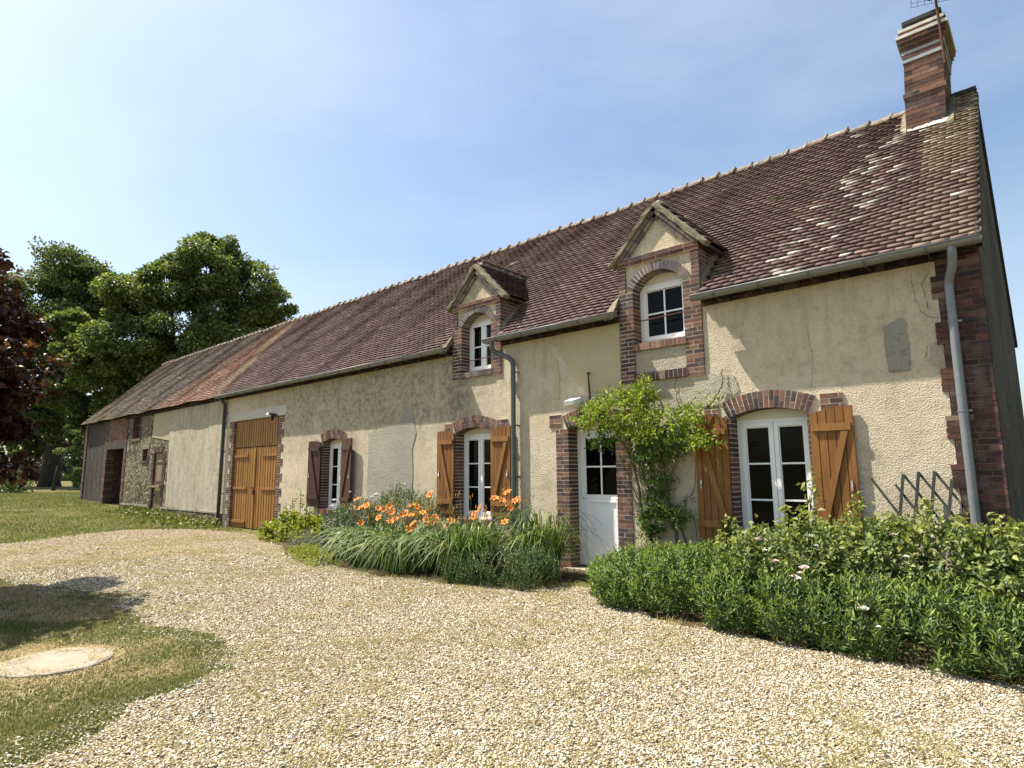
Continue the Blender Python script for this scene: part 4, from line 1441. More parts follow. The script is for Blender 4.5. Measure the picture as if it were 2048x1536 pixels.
def downpipe(pts, r, mat, collars):
    b = MB()
    b.tube(pts, r, 14)
    o = b.build('downpipe', mat, house, True)
    x, y = pts[-1][0], pts[-1][1]
    c = MB()
    for z in collars:
        c.tube([(x, y, z - .011), (x, y, z + .011)], r + .005, 14)
        c.box(x + r, x + r + .035, y - .008, 0.0, z - .011, z + .011)
    c.build('pipe_collar', mat, o)
downpipe(bend([(-0.665, -0.27, 4.0), (-0.665, -0.27, 3.93), (-0.685, -0.20, 3.80), (-0.735, -0.10, 3.66), (-0.742, -0.085, 3.55)]) + [(-0.742, -0.085, 1.0), (-0.742, -0.085, 0.02)], 0.046, 'zinc_pipe', (3.2, 2.2, 0.95))
downpipe(bend([(-7.70, -0.27, 4.0), (-7.70, -0.27, 3.88), (-7.66, -0.21, 3.80), (-7.50, -0.13, 3.72), (-7.36, -0.10, 3.62), (-7.335, -0.085, 3.5)]) + [(-7.335, -0.085, 1.0), (-7.335, -0.085, 0.02)], 0.046, 'zinc_green', (3.4, 2.42, 1.5))
downpipe([(-19.66, -0.26, 4.0), (-19.655, -0.085, 3.8), (-19.655, -0.085, 2.6), (-19.655, -0.085, 0.03)], 0.052, 'pipe_dark', (3.5, 2.3, 1.0))

# ---- windows
def frame_ring(mb, x0, x1, z0, z1, w, y0, y1):
    mb.box(x0, x0 + w, y0, y1, z0, z1)
    mb.box(x1 - w, x1, y0, y1, z0, z1)
    mb.box(x0 + w, x1 - w, y0, y1, z0, z0 + w)
    mb.box(x0 + w, x1 - w, y0, y1, z1 - w, z1)

def window(key, top, leaves, bars, vbars=0, parent=None, mat='white_pvc', head='cream_pvc'):
    x0, x1, z0, zs, rise = OPEN[key]
    b = MB()
    Y = 0.20
    # outer fixed frame, bottom cross piece and arched head filler
    fz0, fz1 = z0 + 0.0, top
    b.box(x0 + .015, x0 + .07, Y, Y + .07, fz0, fz1)
    b.box(x1 - .07, x1 - .015, Y, Y + .07, fz0, fz1)
    b.box(x0 + .07, x1 - .07, Y, Y + .07, fz0, fz0 + .07)
    b.box(x0 + .07, x1 - .07, Y, Y + .07, fz1 - .045, fz1)
    b.box(x0 + .02, x1 - .02, Y - .035, Y - .001, fz0, fz0 + .035)
    ix0, ix1, iz0, iz1 = x0 + .073, x1 - .073, fz0 + .073, fz1 - .048
    pn = MB()
    wl_ = (ix1 - ix0) / leaves
    for k in range(leaves):
        a, c = ix0 + k * wl_ + (.004 if k else 0), ix0 + (k + 1) * wl_ - (.004 if k < leaves - 1 else 0)
        frame_ring(b, a, c, iz0, iz1, 0.055, Y - 0.014, Y + .05)
        frame_ring(b, a + .057, c - .057, iz0 + .057, iz1 - .057, 0.012, Y + .004, Y + .045)
        ga, gc, gz0, gz1 = a + .069, c - .069, iz0 + .069, iz1 - .069
        for q in range(bars):
            zz = gz0 + (gz1 - gz0) * (q + 1) / (bars + 1)
            b.box(ga, gc, Y + .006, Y + .04, zz - .012, zz + .012)
        for q in range(vbars):
            xx = ga + (gc - ga) * (q + 1) / (vbars + 1)
            b.box(xx - .012, xx + .012, Y + .003, Y + .038, gz0, gz1)
        pn.box(ga - .005, gc + .005, Y + .020, Y + .030, gz0 - .005, gz1 + .005)
    o = b.build('window', mat, parent or house)
    pn.build('pane', 'window_glass', o)
    a, _ = arc_pts(x0 + .005, x1 - .005, zs, rise - 0.004)
    hz = fz1 + .002
    hd = MB()
    hd.prism([(x0 + .005, hz), (x1 - .005, hz)] + a, Y + .002, Y + .06)
    hd.build('window_head', head, o)
    return o, (x0, x1, z0, zs)

w3, _ = window('w3', 2.27, 2, 2)
w2, _ = window('w2', 2.33, 2, 2)
w1, _ = window('w1', 2.33, 2, 2)
wdr, _ = window('dr', 4.53, 1, 1, 1, dr)
wdl, _ = window('dl', 4.60, 2, 1, 0, dl)
for (x0, x1, z, par) in ((-4.84, -3.94, 3.94, dr), (-8.80, -7.93, 3.80, dl)):
    b = MB()
    pts = [(x0 + (x1 - x0) * k / 8, 0.06 + 0.01 * math.sin(k), z + 0.02 * k / 8 - 0.012 * math.sin(math.pi * k / 8)) for k in range(9)]
    b.tube(pts, 0.009, 6)
    b.build('guard_wire', 'rust', par)

def surround(name, key, mat_j, mat_a, th, wide, nb, ears=None, z0=None, tooth=0.0):
    x0, x1, zb, zs, rise = OPEN[key]
    zb = zb if z0 is None else z0
    ba = MB()
    arch(ba, MB(ba, 1), x0 - 0.02, x1 + 0.02, zs, rise, th, -0.022, 0.27, nb, True)
    ba.build('brick_arch', [mat_a, 'mortar'], house)['label'] = 'brick arch over ' + name
    for sd, xe in ((-1, x0), (1, x1)):
        b = MB()
        jamb(b, MB(b, 1), xe, sd, zb, zs - 0.01, wide, tooth=tooth)
        b.build('brick_jamb', [mat_j, 'mortar'], house)
    for (ex0, ex1, ez0, ez1) in (ears or []):
        b = MB()
        mo = MB(b, 1)
        n = max(1, round((ez1 - ez0) / CH))
        h = (ez1 - ez0) / n
        mo.box(ex0 + .005, ex1 - .005, -0.0155, 0.0, ez0, ez1)
        for k in range(n):
            c = [ex0, ex0 + (0.11 if k % 2 else 0.22), ex1]
            if c[1] > ex1 - 0.05:
                c = [ex0, ex1]
            for q in range(len(c) - 1):
                b.brick(c[q] + .006, c[q + 1] - .006, -0.019, 0.0, ez0 + k * h + .006, ez0 + (k + 1) * h - .006)
        b.build('brick_block', [mat_j, 'mortar'], house)
surround('the large window', 'w3', 'brick', 'brick', 0.225, 0.24, 17, [(-3.74, -3.52, 2.32, 2.50), (-2.20, -1.93, 2.33, 2.53)])
surround('the middle window', 'w2', 'brick', 'brick', 0.215, 0.24, 19, [(-9.27, -9.07, 2.40, 2.56), (-7.82, -7.54, 2.40, 2.56)])
surround('the window by the barn doors', 'w1', 'brick_dark', 'brick', 0.215, 0.13, 18)
surround('the front door', 'door', 'brick', 'brick', 0.22, 0.25, 17, [(-6.56, -6.30, 2.33, 2.55), (-5.10, -4.85, 2.33, 2.55)])
b = MB()
for k in range(4):
    z = 0.02 + k * CH
    c = [-4.97, -4.86, -4.70] if k % 2 else [-4.97, -4.70]
    for q in range(len(c) - 1):
        b.brick(c[q] + .004, c[q + 1] - .004, -0.03, 0.0, z + .005, z + CH - .005)
b.build('brick_foot', 'brick', house)
# brick sills of ground floor windows
for (x0, x1, z) in ((-13.95, -12.9, 0.72), (-9.0, -7.9, 0.70), (-3.43, -2.3, 0.55)):
    b = MB()
    n = int((x1 - x0) / 0.07)
    for k in range(n):
        a = x0 + (x1 - x0) * k / n
        b.brick(a + .004, a + (x1 - x0) / n - .004, -0.06, 0.19, z - 0.11, z)
    b.box(x0 + .005, x1 - .005, -0.045, 0.18, z - .105, z - .006)
    b.build('sill', 'brick', house)

# ---- front door
def front_door():
    x0, x1, z0, zs, rise = OPEN['door']
    b = MB()
    Y = 0.245
    zt = 2.28
    frame_ring(b, x0 + .012, x1 - .012, 0.05, zt, 0.055, Y, Y + .08)
    a, c = x0 + .07, x1 - .07
    b.box(a, a + .10, Y + .012, Y + .06, 0.075, zt - .058)
    b.box(c - .10, c, Y + .012, Y + .06, 0.075, zt - .058)
    b.box(a + .1, c - .1, Y + .012, Y + .06, 0.075, 0.19)
    b.box(a + .1, c - .1, Y + .012, Y + .06, 1.10, 1.20)
    b.box(a + .1, c - .1, Y + .012, Y + .06, zt - .15, zt - .058)
    # lower panel with moulding
    frame_ring(b, a + .1, c - .1, 0.19, 1.10, 0.025, Y + .004, Y + .05)
    b.box(a + .125, c - .125, Y + .026, Y + .055, 0.215, 1.075)
    # glazing bars
    xm = (a + c) / 2
    b.box(xm - .014, xm + .014, Y + .014, Y + .05, 1.20, zt - .15)
    zm = 1.66
    b.box(a + .1, xm - .014, Y + .017, Y + .05, zm - .014, zm + .014)
    b.box(xm + .014, c - .1, Y + .017, Y + .05, zm - .014, zm + .014)
    d = b.build('door', 'white_pvc', house)
    MB().box(a + .095, c - .095, Y + .028, Y + .040, 1.195, zt - .145).build('pane', 'window_glass', d)
    ar, _ = arc_pts(x0 + .005, x1 - .005, zs, rise - .004)
    MB().prism([(x0 + .005, zt + .002), (x1 - .005, zt + .002)] + ar, Y + .01, Y + .07).build('door_head', 'cream_pvc', d)
    h = MB()
    h.box(c - .075, c - .035, Y - .005, Y + .012, 1.06, 1.24)
    h.tube([(c - .055, Y - .005, 1.15), (c - .055, Y - .05, 1.15), (c - .17, Y - .055, 1.15)], 0.010, 8)
    h.build('handle', 'chrome', d)
    hg = MB()
    hg.tube([(a + .05, Y + .012, 1.145), (a + .05, Y - .01, 1.145)], 0.014, 8)
    hg.build('door_stop', 'chrome', d)
    MB().box(x0 + .02, x1 - .02, Y - .01, Y + .07, 0.03, 0.05).build('threshold', 'black_metal', d)
front_door()
b = MB()
b.box(-6.25, -5.15, -0.10, 0.24, -0.05, 0.028)
b.build('doorstep', 'concrete', house)
b = MB()
for k in range(9):
    b.brick(-6.25 + k * .122, -6.25 + (k + 1) * .122 - .008, -0.32, -0.105, -0.05, 0.0, .004)
b.build('doorstep', 'brick_dark', house)

# ---- shutters
def shutter(hx, wdt, sd, z0, zi, zo, mat, bmat, ang=0.0, brace=True, np_=5, latch=True):
    """hinged at the opening edge hx, extends in direction sd; zi / zo = top height at inner / outer edge."""
    pl, br = MB(), MB()
    n = np_
    th = 0.032
    yb = -0.030
    gap = 0.009
    for k in range(n):
        a, c = wdt * k / n + gap / 2, wdt * (k + 1) / n - gap / 2
        f = lambda u: zi + (zo - zi) * (u / wdt) + 0.025 * math.sin(math.pi * u / wdt)
        A, C = sorted((hx + sd * a, hx + sd * c))
        za, zc_ = (f(a), f(c)) if sd > 0 else (f(c), f(a))
        pl.prism([(A, z0), (C, z0), (C, zc_), (A, za)], yb - th, yb)
    A, C = sorted((hx + sd * .01, hx + sd * (wdt - .01)))
    bk_ = MB().box(A, C, yb - .012, yb - .003, z0 + .02, min(zi, zo) - .03)
    zt = min(zi, zo) - 0.17
    zb = z0 + 0.24
    i0, i1 = hx + sd * .03, hx + sd * (wdt - .03)
    for zz in (zt, zb):
        a, c = sorted((i0, i1))
        br.box(a, c, yb - th - .028, yb - th - .001, zz - .045, zz + .045)
    if brace:
        br.bar((hx + sd * .075, yb - th - .001, zb + .05) if False else (hx + sd * (wdt * .80), yb - th - .002, zt - .05), (hx + sd * (wdt * .18), yb - th - .002, zb + .05), 0.075, 0.022)
    o = pl.build('shutter', mat, house)
    b1 = br.build('brace', bmat, o)
    b2 = bk_.build('backing', 'dark_stain', o)
    objs = [o, b1, b2]
    if latch:
        l = MB()
        lx = hx + sd * (wdt - .07)
        l.box(lx - .012, lx + .012, yb - th - .012, yb - th, z0 + 0.72, z0 + 0.84)
        l.tube([(lx, yb - th - .01, z0 + .78), (lx + .01, yb - th - .035, z0 + .74)], .007, 6)
        objs.append(l.build('latch', 'chrome', o))
    hg = MB()
    for zz in (zt, zb):
        hg.tube([(hx, yb - .01, zz - .05), (hx, yb - .01, zz + .05)], .011, 8)
    objs.append(hg.build('hinge', 'black_metal', o))
    if ang:
        R = Matrix.Translation((hx, -0.02, 0)) @ Matrix.Rotation(ang, 4, 'Z') @ Matrix.Translation((-hx, 0.02, 0))
        for q in objs:
            q.data.transform(R)
    return o
shutter(-3.39, 0.49, -1, 0.61, 2.29, 2.35, 'oak_stain', 'brace_wood')['label'] = 'left shutter of large window, dappled by climber shade'
shutter(-2.33, 0.50, 1, 0.60, 2.27, 2.355, 'oak_stain', 'brace_wood')
shutter(-8.95, 0.50, -1, 0.78, 2.36, 2.41, 'oak_stain', 'brace_wood')
shutter(-7.94, 0.50, 1, 0.78, 2.36, 2.42, 'oak_stain', 'brace_wood')
shutter(-13.90, 0.50, -1, 0.76, 2.37, 2.40, 'dark_stain', 'dark_stain', 0.10)['label'] = 'dark brown shutter left of the window by the barn doors'
shutter(-12.94, 0.53, 1, 0.74, 2.36, 2.41, 'dark_stain', 'dark_stain', -0.14)['label'] = 'dark brown shutter right of the window by the barn doors'

# ---- barn doors
def barn_doors():
    x0, x1 = -19.06, -16.22
    for sd, xe in ((-1, x0), (1, x1)):
        sur = MB()
        jamb(sur, MB(sur, 1), xe, sd, 0.0, 3.215, 0.16, -0.014, 0.30, 0.012, 0.13)
        sur.build('brick_jamb', ['brick', 'mortar'], house)['label'] = 'toothed brick jamb of the barn doors'
    Y = 0.10
    zsplit = 2.39
    p = MB()
    n = 19
    for k in range(n):
        a = x0 + .03 + (x1 - x0 - .06) * k / n
        c = x0 + .03 + (x1 - x0 - .06) * (k + 1) / n
        p.box(a + .019, c - .019, Y - .04, Y, zsplit + .012, 3.21)
    up = p.build('overdoor_panel', 'barn_wood', house)
    MB().box(x0, x1, Y - .008, Y + .05, zsplit - .015, zsplit + .01).build('panel_rail', 'dark_stain', up)
    MB().box(x0, x1, Y - .006, Y + .03, -0.05, 3.215).build('backing', 'dark_inside', up)
    xm = (x0 + x1) / 2
    for sd in (-1, 1):
        p = MB()
        a0, a1 = (x0 + .03, xm - .02) if sd < 0 else (xm + .02, x1 - .03)
        n = 9
        for k in range(n):
            a = a0 + (a1 - a0) * k / n
            c = a0 + (a1 - a0) * (k + 1) / n
            p.box(a + .019, c - .019, Y - .042 + random.uniform(-.002, .002), Y - .007, 0.02 + random.uniform(0, .02), zsplit - .02)
        lf = p.build('barn_door', 'barn_wood', house)
        for zz in (2.13, 1.18, 0.20):
            xa = a0 + .02 if sd < 0 else a0 + (a1 - a0) * .33
            MB().box(xa, xa + (a1 - a0) * .66, Y - .075, Y - .043, zz - .035, zz + .035).build('ledge', 'brace_wood', lf)
        if sd > 0:
            MB().box(xm - .045, xm + .045, Y - .07, Y - .044, 0.03, zsplit - .02).build('cover_strip', 'barn_wood', lf)
            h = MB()
            h.box(xm - .17, xm + .03, Y - .085, Y - .058, 1.17, 1.215)
            h.box(xm - .02, xm + .05, Y - .10, Y - .058, 1.0, 1.13)
            h.build('latch', 'rust', lf)
barn_doors()

# ---- stable door, vents in the stone part
def stone_part():
    b = MB()
    for k in range(5):
        a = -25.88 + k * 0.182
        b.box(a + .004, a + .178, 0.05, 0.09, 1.22, 2.42)
        b.box(a + .004, a + .178, 0.05, 0.09, 0.12, 1.17)
    d = b.build('stable_door', 'old_door_wood', house)
    MB().box(-25.9, -24.95, 0.08, 0.12, 0.08, 2.44).build('backing', 'dark_stain', d)
    MB().box(-26.0, -24.9, -0.10, 0.0, 1.13, 1.21).build('ledge', 'old_door_wood', d)
    h = MB()
    for zz in (2.05, 1.34, 0.35):
        h.box(-25.75, -24.95, 0.035, 0.049, zz - .03, zz + .03)
    h.box(-25.98, -25.7, 0.02, 0.049, 0.80, 0.88)
    h.build('strap_hinge', 'rust', d)
    for sd, xe in ((-1, -25.9), (1, -24.95)):
        b = MB()
        jamb(b, MB(b, 1), xe, sd, 0.05, 2.46, 0.18, -0.018, 0.25, 0.01, 0.08)
        b.build('brick_jamb', ['brick_dark', 'mortar_dark'], house)
    b = MB()
    for k in range(10):
        a = -25.92 + k * 0.099
        b.brick(a + .005, a + .094, -0.02, 0.1, 2.45, 2.66)
    b.build('brick_arch', 'brick_dark', house)
    for (x0, x1, z0, z1, nb) in ((-28.62, -27.78, 3.08, 4.0, 11), (-27.20, -26.66, 2.16, 2.62, 6)):
        v, s = MB(), MB()
        for k in range(nb):
            z = z0 + (z1 - z0) * k / nb
            v.brick(x0, x1, 0.06, 0.12, z + .05, z + (z1 - z0) / nb - .006)
        o = v.build('brick_vent', 'brick_dark', house)
        MB().box(x0, x1, 0.16, 0.2, z0, z1).build('vent_back', 'dark_inside', o)
        fr = MB()
        mo = MB(fr, 1)
        for sd, xe in ((-1, x0), (1, x1)):
            jamb(fr, mo, xe, sd, z0, z1, 0.13, -0.016, 0.2, 0.008)
        fr.box(x0 - .12, x1 + .12, -0.03, 0.15, z0 - .09, z0 - .005)
        fr.build('vent_frame', ['brick', 'mortar_dark'], o)
stone_part()

# ---- open cart shed at the far end
def cart_shed():
    # brick posts
    for (x0, x1, z1) in ((-35.7, -35.38, 4.0), (-32.40, -32.0, 4.0), (-29.62, -29.3, 4.0)):
        b = MB()
        mo = MB(b, 1)
        mo.box(x0 + .01, x1 - .01, -0.016, 0.3, 0.0, z1)
        z, k = 0.0, 0
        while z < z1 - .07:
            c = [x0, x0 + (0.11 if k % 2 else 0.21), x1]
            for q in range(2):
                b.brick(c[q] + .004, c[q + 1] - .004, -0.022, 0.31, z + .005, z + .065, .004)
            z += .07
            k += 1
        b.build('brick_post', ['brick', 'mortar_dark'], house)
    p = MB()
    n = 13
    for k in range(n):
        a = -35.38 + (2.98) * k / n
        p.box(a + .004, a + 2.98 / n - .004, 0.02 + random.uniform(-.006, .006), 0.05, 0.42 + random.uniform(-.02, .02), 4.05)
    bw = p.build('board_wall', 'grey_board', house)
    MB().box(-35.4, -32.4, 0.05, 0.08, 0.3, 4.1).build('backing', 'beam_wood', bw)
    MB().box(-35.4, -32.4, -0.03, 0.10, 0.0, 0.42).build('plinth', 'rubble_stone', house)
    b = MB()
    mo = MB(b, 1)
    z = 3.06
    k = 0
    mo.box(-32.0, -29.62, 0.0, 0.2, 3.05, 4.08)
    while z < 4.05:
        course(b, -31.99, -29.63, -0.012, 0.19, z + .005, z + .062, 0.22, 0.01, 0.004, 0.1 if k % 2 else 0.0)
        z += .067
        k += 1
    b.build('brick_infill', ['brick_red', 'mortar_dark'], house)
    MB().box(-32.05, -29.58, -0.03, 0.25, 2.74, 3.05).build('lintel', 'beam_wood', house)
    # passage inside: brick side wall, back wall, dark partition
    b = MB()
    mo = MB(b, 1)
    mo.box(-32.22, -32.02, 0.32, 5.5, 0.0, 3.6)
    for r in range(50):
        z = r * .07
        y = 0.32 - (0.11 if r % 2 else 0)
        while y < 3.4:
            b.brick(-32.05, -32.0, max(y, .32) + .004, y + .22, z + .005, z + .065, .003)
            y += .225
    b.build('passage_wall', ['brick_dark', 'mortar_dark'], house)
    MB().box(-29.6, -29.4, 0.3, 6.2, -0.2, 4.1).build('partition_wall', 'beam_wood', house)
    MB().box(-32.1, -29.6, 5.0, 5.2, -0.2, 5.5).build('partition_wall', 'dark_inside', house)
cart_shed()

# things fixed to the wall but separate
t = thing('floodlight', (-5.93, 0, 2.66), 'white floodlight above the white front door', 'light')
b = MB()
b.add([(-6.04, -0.28, 2.66), (-5.84, -0.28, 2.66), (-5.84, -0.06, 2.64), (-6.04, -0.06, 2.64), (-6.02, -0.30, 2.73), (-5.86, -0.30, 2.73), (-5.83, -0.07, 2.80), (-6.05, -0.07, 2.80)],
      [(0, 3, 2, 1), (4, 5, 6, 7), (0, 1, 5, 4), (1, 2, 6, 5), (2, 3, 7, 6), (3, 0, 4, 7)])
b.build('housing', 'white_pvc', t)
MB().bar((-5.94, -0.06, 2.70), (-5.94, 0.0, 2.66), 0.05, 0.02, (1, 0, 0)).build('bracket', 'black_metal', t)
t = thing('iron_rod', (-5.70, -0.05, 2.65), 'black slender iron rod standing upright on the wall above the front door', 'rod')
b = MB()
b.tube([(-5.66, -0.07, 2.62), (-5.67, -0.06, 2.85), (-5.70, -0.05, 3.20)], [0.024, 0.017, 0.011], 8)
b.build('rod', 'black_metal', t)
b = MB()
b.box(-5.725, -5.675, -0.065, 0.0, 3.19, 3.205)
b.box(-5.70, -5.62, -0.09, 0.0, 2.60, 2.66)
b.build('fixing', 'black_metal', t)
t = thing('security_light', (-16.35, 0, 3.26), 'small white and black security light at the corner of the barn doors', 'light')
b = MB()
b.add([(-16.62, -0.20, 3.25), (-16.50, -0.20, 3.235), (-16.48, -0.09, 3.26), (-16.60, -0.09, 3.275), (-16.62, -0.19, 3.30), (-16.50, -0.19, 3.285), (-16.48, -0.08, 3.32), (-16.60, -0.08, 3.335)],
      [(0, 3, 2, 1), (4, 5, 6, 7), (0, 1, 5, 4), (1, 2, 6, 5), (2, 3, 7, 6), (3, 0, 4, 7)])
b.build('lamp_head', 'white_pvc', t)
b = MB()
b.tube([(-16.50, -0.16, 3.28), (-16.36, -0.08, 3.24), (-16.36, -0.0, 3.24)], 0.03, 8)
b.tube([(-16.42, -0.10, 3.22), (-16.42, -0.12, 3.08)], [0.05, 0.035], 8)
b.build('sensor', 'black_metal', t)

t = thing('trellis', (-1.3, -0.08, 0.2), 'expanding weathered wooden trellis leaning on the wall beside the corner downpipe', 'trellis')
b = MB()
for k, (xa, za) in enumerate(((-1.69, 1.47), (-1.45, 1.40), (-1.36, 1.51), (-1.21, 1.53), (-1.06, 1.54))):
    ln = 0.50 if k == 0 else (0.56 if k < 4 else 0.30)
    b.bar((xa, -0.075, za), (xa + ln * 0.62, -0.075, za - ln * 1.02), 0.026, 0.008)
for xa, za in ((-1.36, 1.52), (-1.21, 1.545), (-1.06, 1.55), (-0.91, 1.46)):
    b.bar((xa, -0.086, za), (xa - 0.12, -0.086, 0.75), 0.032, 0.008)
b.build('slats', 'trellis_wood', t)

t = thing('tv_antenna', (-0.70, 2.55, 7.75), 'rusty antenna mast with a wire grid reflector strapped to the chimney', 'antenna')
b = MB()
b.tube([(-0.700, 2.50, 7.75), (-0.715, 2.50, 8.4), (-0.745, 2.50, 9.9)], 0.020, 8)
b.build('mast', 'rust', t)
b = MB()
for k in range(6):
    z = 8.84 + 0.055 * k
    b.tube([(-1.06 + 0.01 * k, 2.60 - .02 * k, z + .12), (-0.42 + .01 * k, 2.48 - .02 * k, z - .14)], 0.0035, 5)
for k in range(8):
    u = k / 7
    b.tube([(-1.06 + 0.64 * u, 2.60 - .12 * u, 8.96 - .26 * u), (-1.01 + 0.64 * u, 2.50 - .12 * u, 9.235 - .26 * u)], 0.0035, 5)
b.build('grid_reflector', 'rust', t)
b = MB()
b.bar((-0.82, 2.46, 8.86), (-0.66, 2.46, 9.02), 0.07, 0.05)
b.box(-0.78, -0.66, 2.44, 2.53, 8.98, 9.05)
b.build('clamp', 'black_metal', t)

# round concrete cover in the lawn
t = thing('concrete_cover', (-6.45, -6.86, 0), 'round pale concrete cover lying in the lawn', 'slab')
b = MB()
N = 40
vs = []
for (r, z) in ((0.40, 0.0), (0.40, 0.026), (0.385, 0.034)):
    for i in range(N):
        a = 2 * math.pi * i / N
        q = r * (1 + 0.012 * math.sin(5 * a) + random.uniform(-.006, .006))
        vs.append((-6.43 + q * math.cos(a), -6.86 + q * math.sin(a), z))
fs = [tuple(2 * N + i for i in range(N))]
for e in range(2):
    fs += [(e * N + i, e * N + (i + 1) % N, (e + 1) * N + (i + 1) % N, (e + 1) * N + i) for i in range(N)]
b.add(vs, fs)
b.build('cover', 'concrete', t)

# ---------------------------------------------------------------- plants
def unit(v):
    return v / np.maximum(np.linalg.norm(v, axis=-1, keepdims=True), 1e-9)

def leaf_mesh(name, P, D, N, L, W, mat, parent=None, fold=0.25, droop=0.15, shape=0):
    n = len(P)
    D = unit(D)
    S = unit(np.cross(D, N))
    Nn = np.cross(S, D)
    L = np.broadcast_to(L, n)[:, None]
    W = np.broadcast_to(W, n)[:, None]
    a = 0.45
    base = P
    tip = P + D * L - Nn * L * droop
    m1 = P + D * L * a + S * W / 2 + Nn * W * fold
    m2 = P + D * L * a - S * W / 2 + Nn * W * fold
    V = np.stack([base, m1, tip, m2], 1).reshape(-1, 3)
    F = (np.array([[0, 1, 2], [0, 2, 3]])[None] + (np.arange(n) * 4)[:, None, None]).reshape(-1, 3)
    return np_mesh(name, V, F, mat, parent)

def on_ells(ells, n, rr=(0.9, 1.05)):
    """random points on the union surface of ellipsoids (c, r): positions and outward normals."""
    vol = np.array([e[1][0] * e[1][1] + e[1][1] * e[1][2] + e[1][0] * e[1][2] for e in ells])
    idx = rng.choice(len(ells), n, p=vol / vol.sum())
    C = np.array([e[0] for e in ells])[idx]
    R = np.array([e[1] for e in ells])[idx]
    u = unit(rng.normal(size=(n, 3)))
    P = C + u * R * rng.uniform(*rr, n)[:, None]
    Nn = unit(u / R)
    keep = np.ones(n, bool)
    for i, (c, r) in enumerate(ells):
        q = ((P - np.array(c)) / np.array(r)) ** 2
        keep &= (q.sum(1) > 0.80) | (idx == i)
    return P[keep], Nn[keep]

def shoots(P, N, ln, k, L, W, up=0.7, jit=0.35, ang=0.9, idx=False):
    """leafy shoots: k leaves spiralled on each short stem."""
    n = len(P)
    A = unit(N * (1 - up) + np.array([0, 0, 1.0]) * up + rng.normal(0, jit, (n, 3)))
    ref = unit(rng.normal(size=(n, 3)))
    B = unit(np.cross(A, ref))
    Cc = np.cross(A, B)
    ln = ln * rng.uniform(0.6, 1.3, n)
    PP, DD, NN, LL = [], [], [], []
    for j in range(k):
        t = (j + 0.6) / k
        ph = j * 2.4 + rng.normal(0, 0.3, n)
        side = B * np.cos(ph)[:, None] + Cc * np.sin(ph)[:, None]
        opn = ang * (1.05 - 0.55 * t)
        D = A * math.cos(opn) + side * math.sin(opn)
        PP.append(P + A * (ln * (t - 0.5))[:, None])
        DD.append(D)
        NN.append(unit(A - D * 0.2 + rng.normal(0, 0.15, (n, 3))))
        LL.append(np.full(n, L * (1.1 - 0.45 * t)) * rng.uniform(0.75, 1.2, n))
    P, D, N, L = map(np.concatenate, (PP, DD, NN, LL))
    ok = P[:, 2] > 0.0
    if idx:
        return P[ok], D[ok], N[ok], L[ok], np.repeat(np.arange(k), n)[ok]
    return P[ok], D[ok], N[ok], L[ok]

def bush(name, part, ells, n, ln, k, L, W, mat, label, cat, up=0.6, base=None, group=None, wr=0.35, inner=0.55, jit=0.35, ang=0.9, stems=6, young=None):
    c = np.array([e[0] for e in ells])
    bx = tuple(base) if base else (float(c[:, 0].mean()), float(c[:, 1].mean()), 0.0)
    t = thing(name, bx, label, cat, group)
    P, N = on_ells(ells, n)
    Pi, Ni = on_ells(ells, int(n * inner), (0.45, 0.9))
    P, N = np.concatenate([P, Pi]), np.concatenate([N, Ni])
    cl_ = np.sin(9.0 * P[:, 0] + 1.3) + np.sin(8.0 * P[:, 1] + 2.0 * P[:, 2]) + np.sin(10.0 * P[:, 2] + 0.7 + 3 * P[:, 0])
    keep = (cl_ > -0.9) | (rng.random(len(P)) < 0.2)
    P, N = P[keep], N[keep]
    ns = len(P)
    P, D, N, LL, KI = shoots(P, N, ln, k, L, W, up, jit, ang, True)
    tip = KI >= k - max(2, k // 3)
    ok = P[:, 1] < 0.0
    if bx[1] < 0.5:
        P, D, N, LL, tip = P[ok], D[ok], N[ok], LL[ok], tip[ok]
    if young:
        leaf_mesh(part, P[~tip], D[~tip], N[~tip], LL[~tip], LL[~tip] * wr, mat, t)
        leaf_mesh('young_lit_tips', P[tip], D[tip], N[tip], LL[tip], LL[tip] * wr, young, t)  # shoot tips: new growth, its paler colour also stands in for highlights
    else:
        leaf_mesh(part, P, D, N, LL, LL * wr, mat, t)
    b = MB()
    for e in ells:
        for q in range(stems):
            a = np.array([e[0][0] + random.uniform(-.3, .3) * e[1][0], e[0][1] + random.uniform(-.3, .3) * e[1][1], 0.0])
            f = np.array(e[0]) + np.array([random.uniform(-.7, .7) * e[1][0], random.uniform(-.6, .6) * e[1][1], random.uniform(.2, .85) * e[1][2]])
            md = (a + f) / 2 + np.array([random.uniform(-.05, .05), random.uniform(-.05, .05), 0])
            b.tube([a, md, f], [0.008, 0.006, 0.003], 5)
    b.build('stems', 'vine_bark', t)
    return t

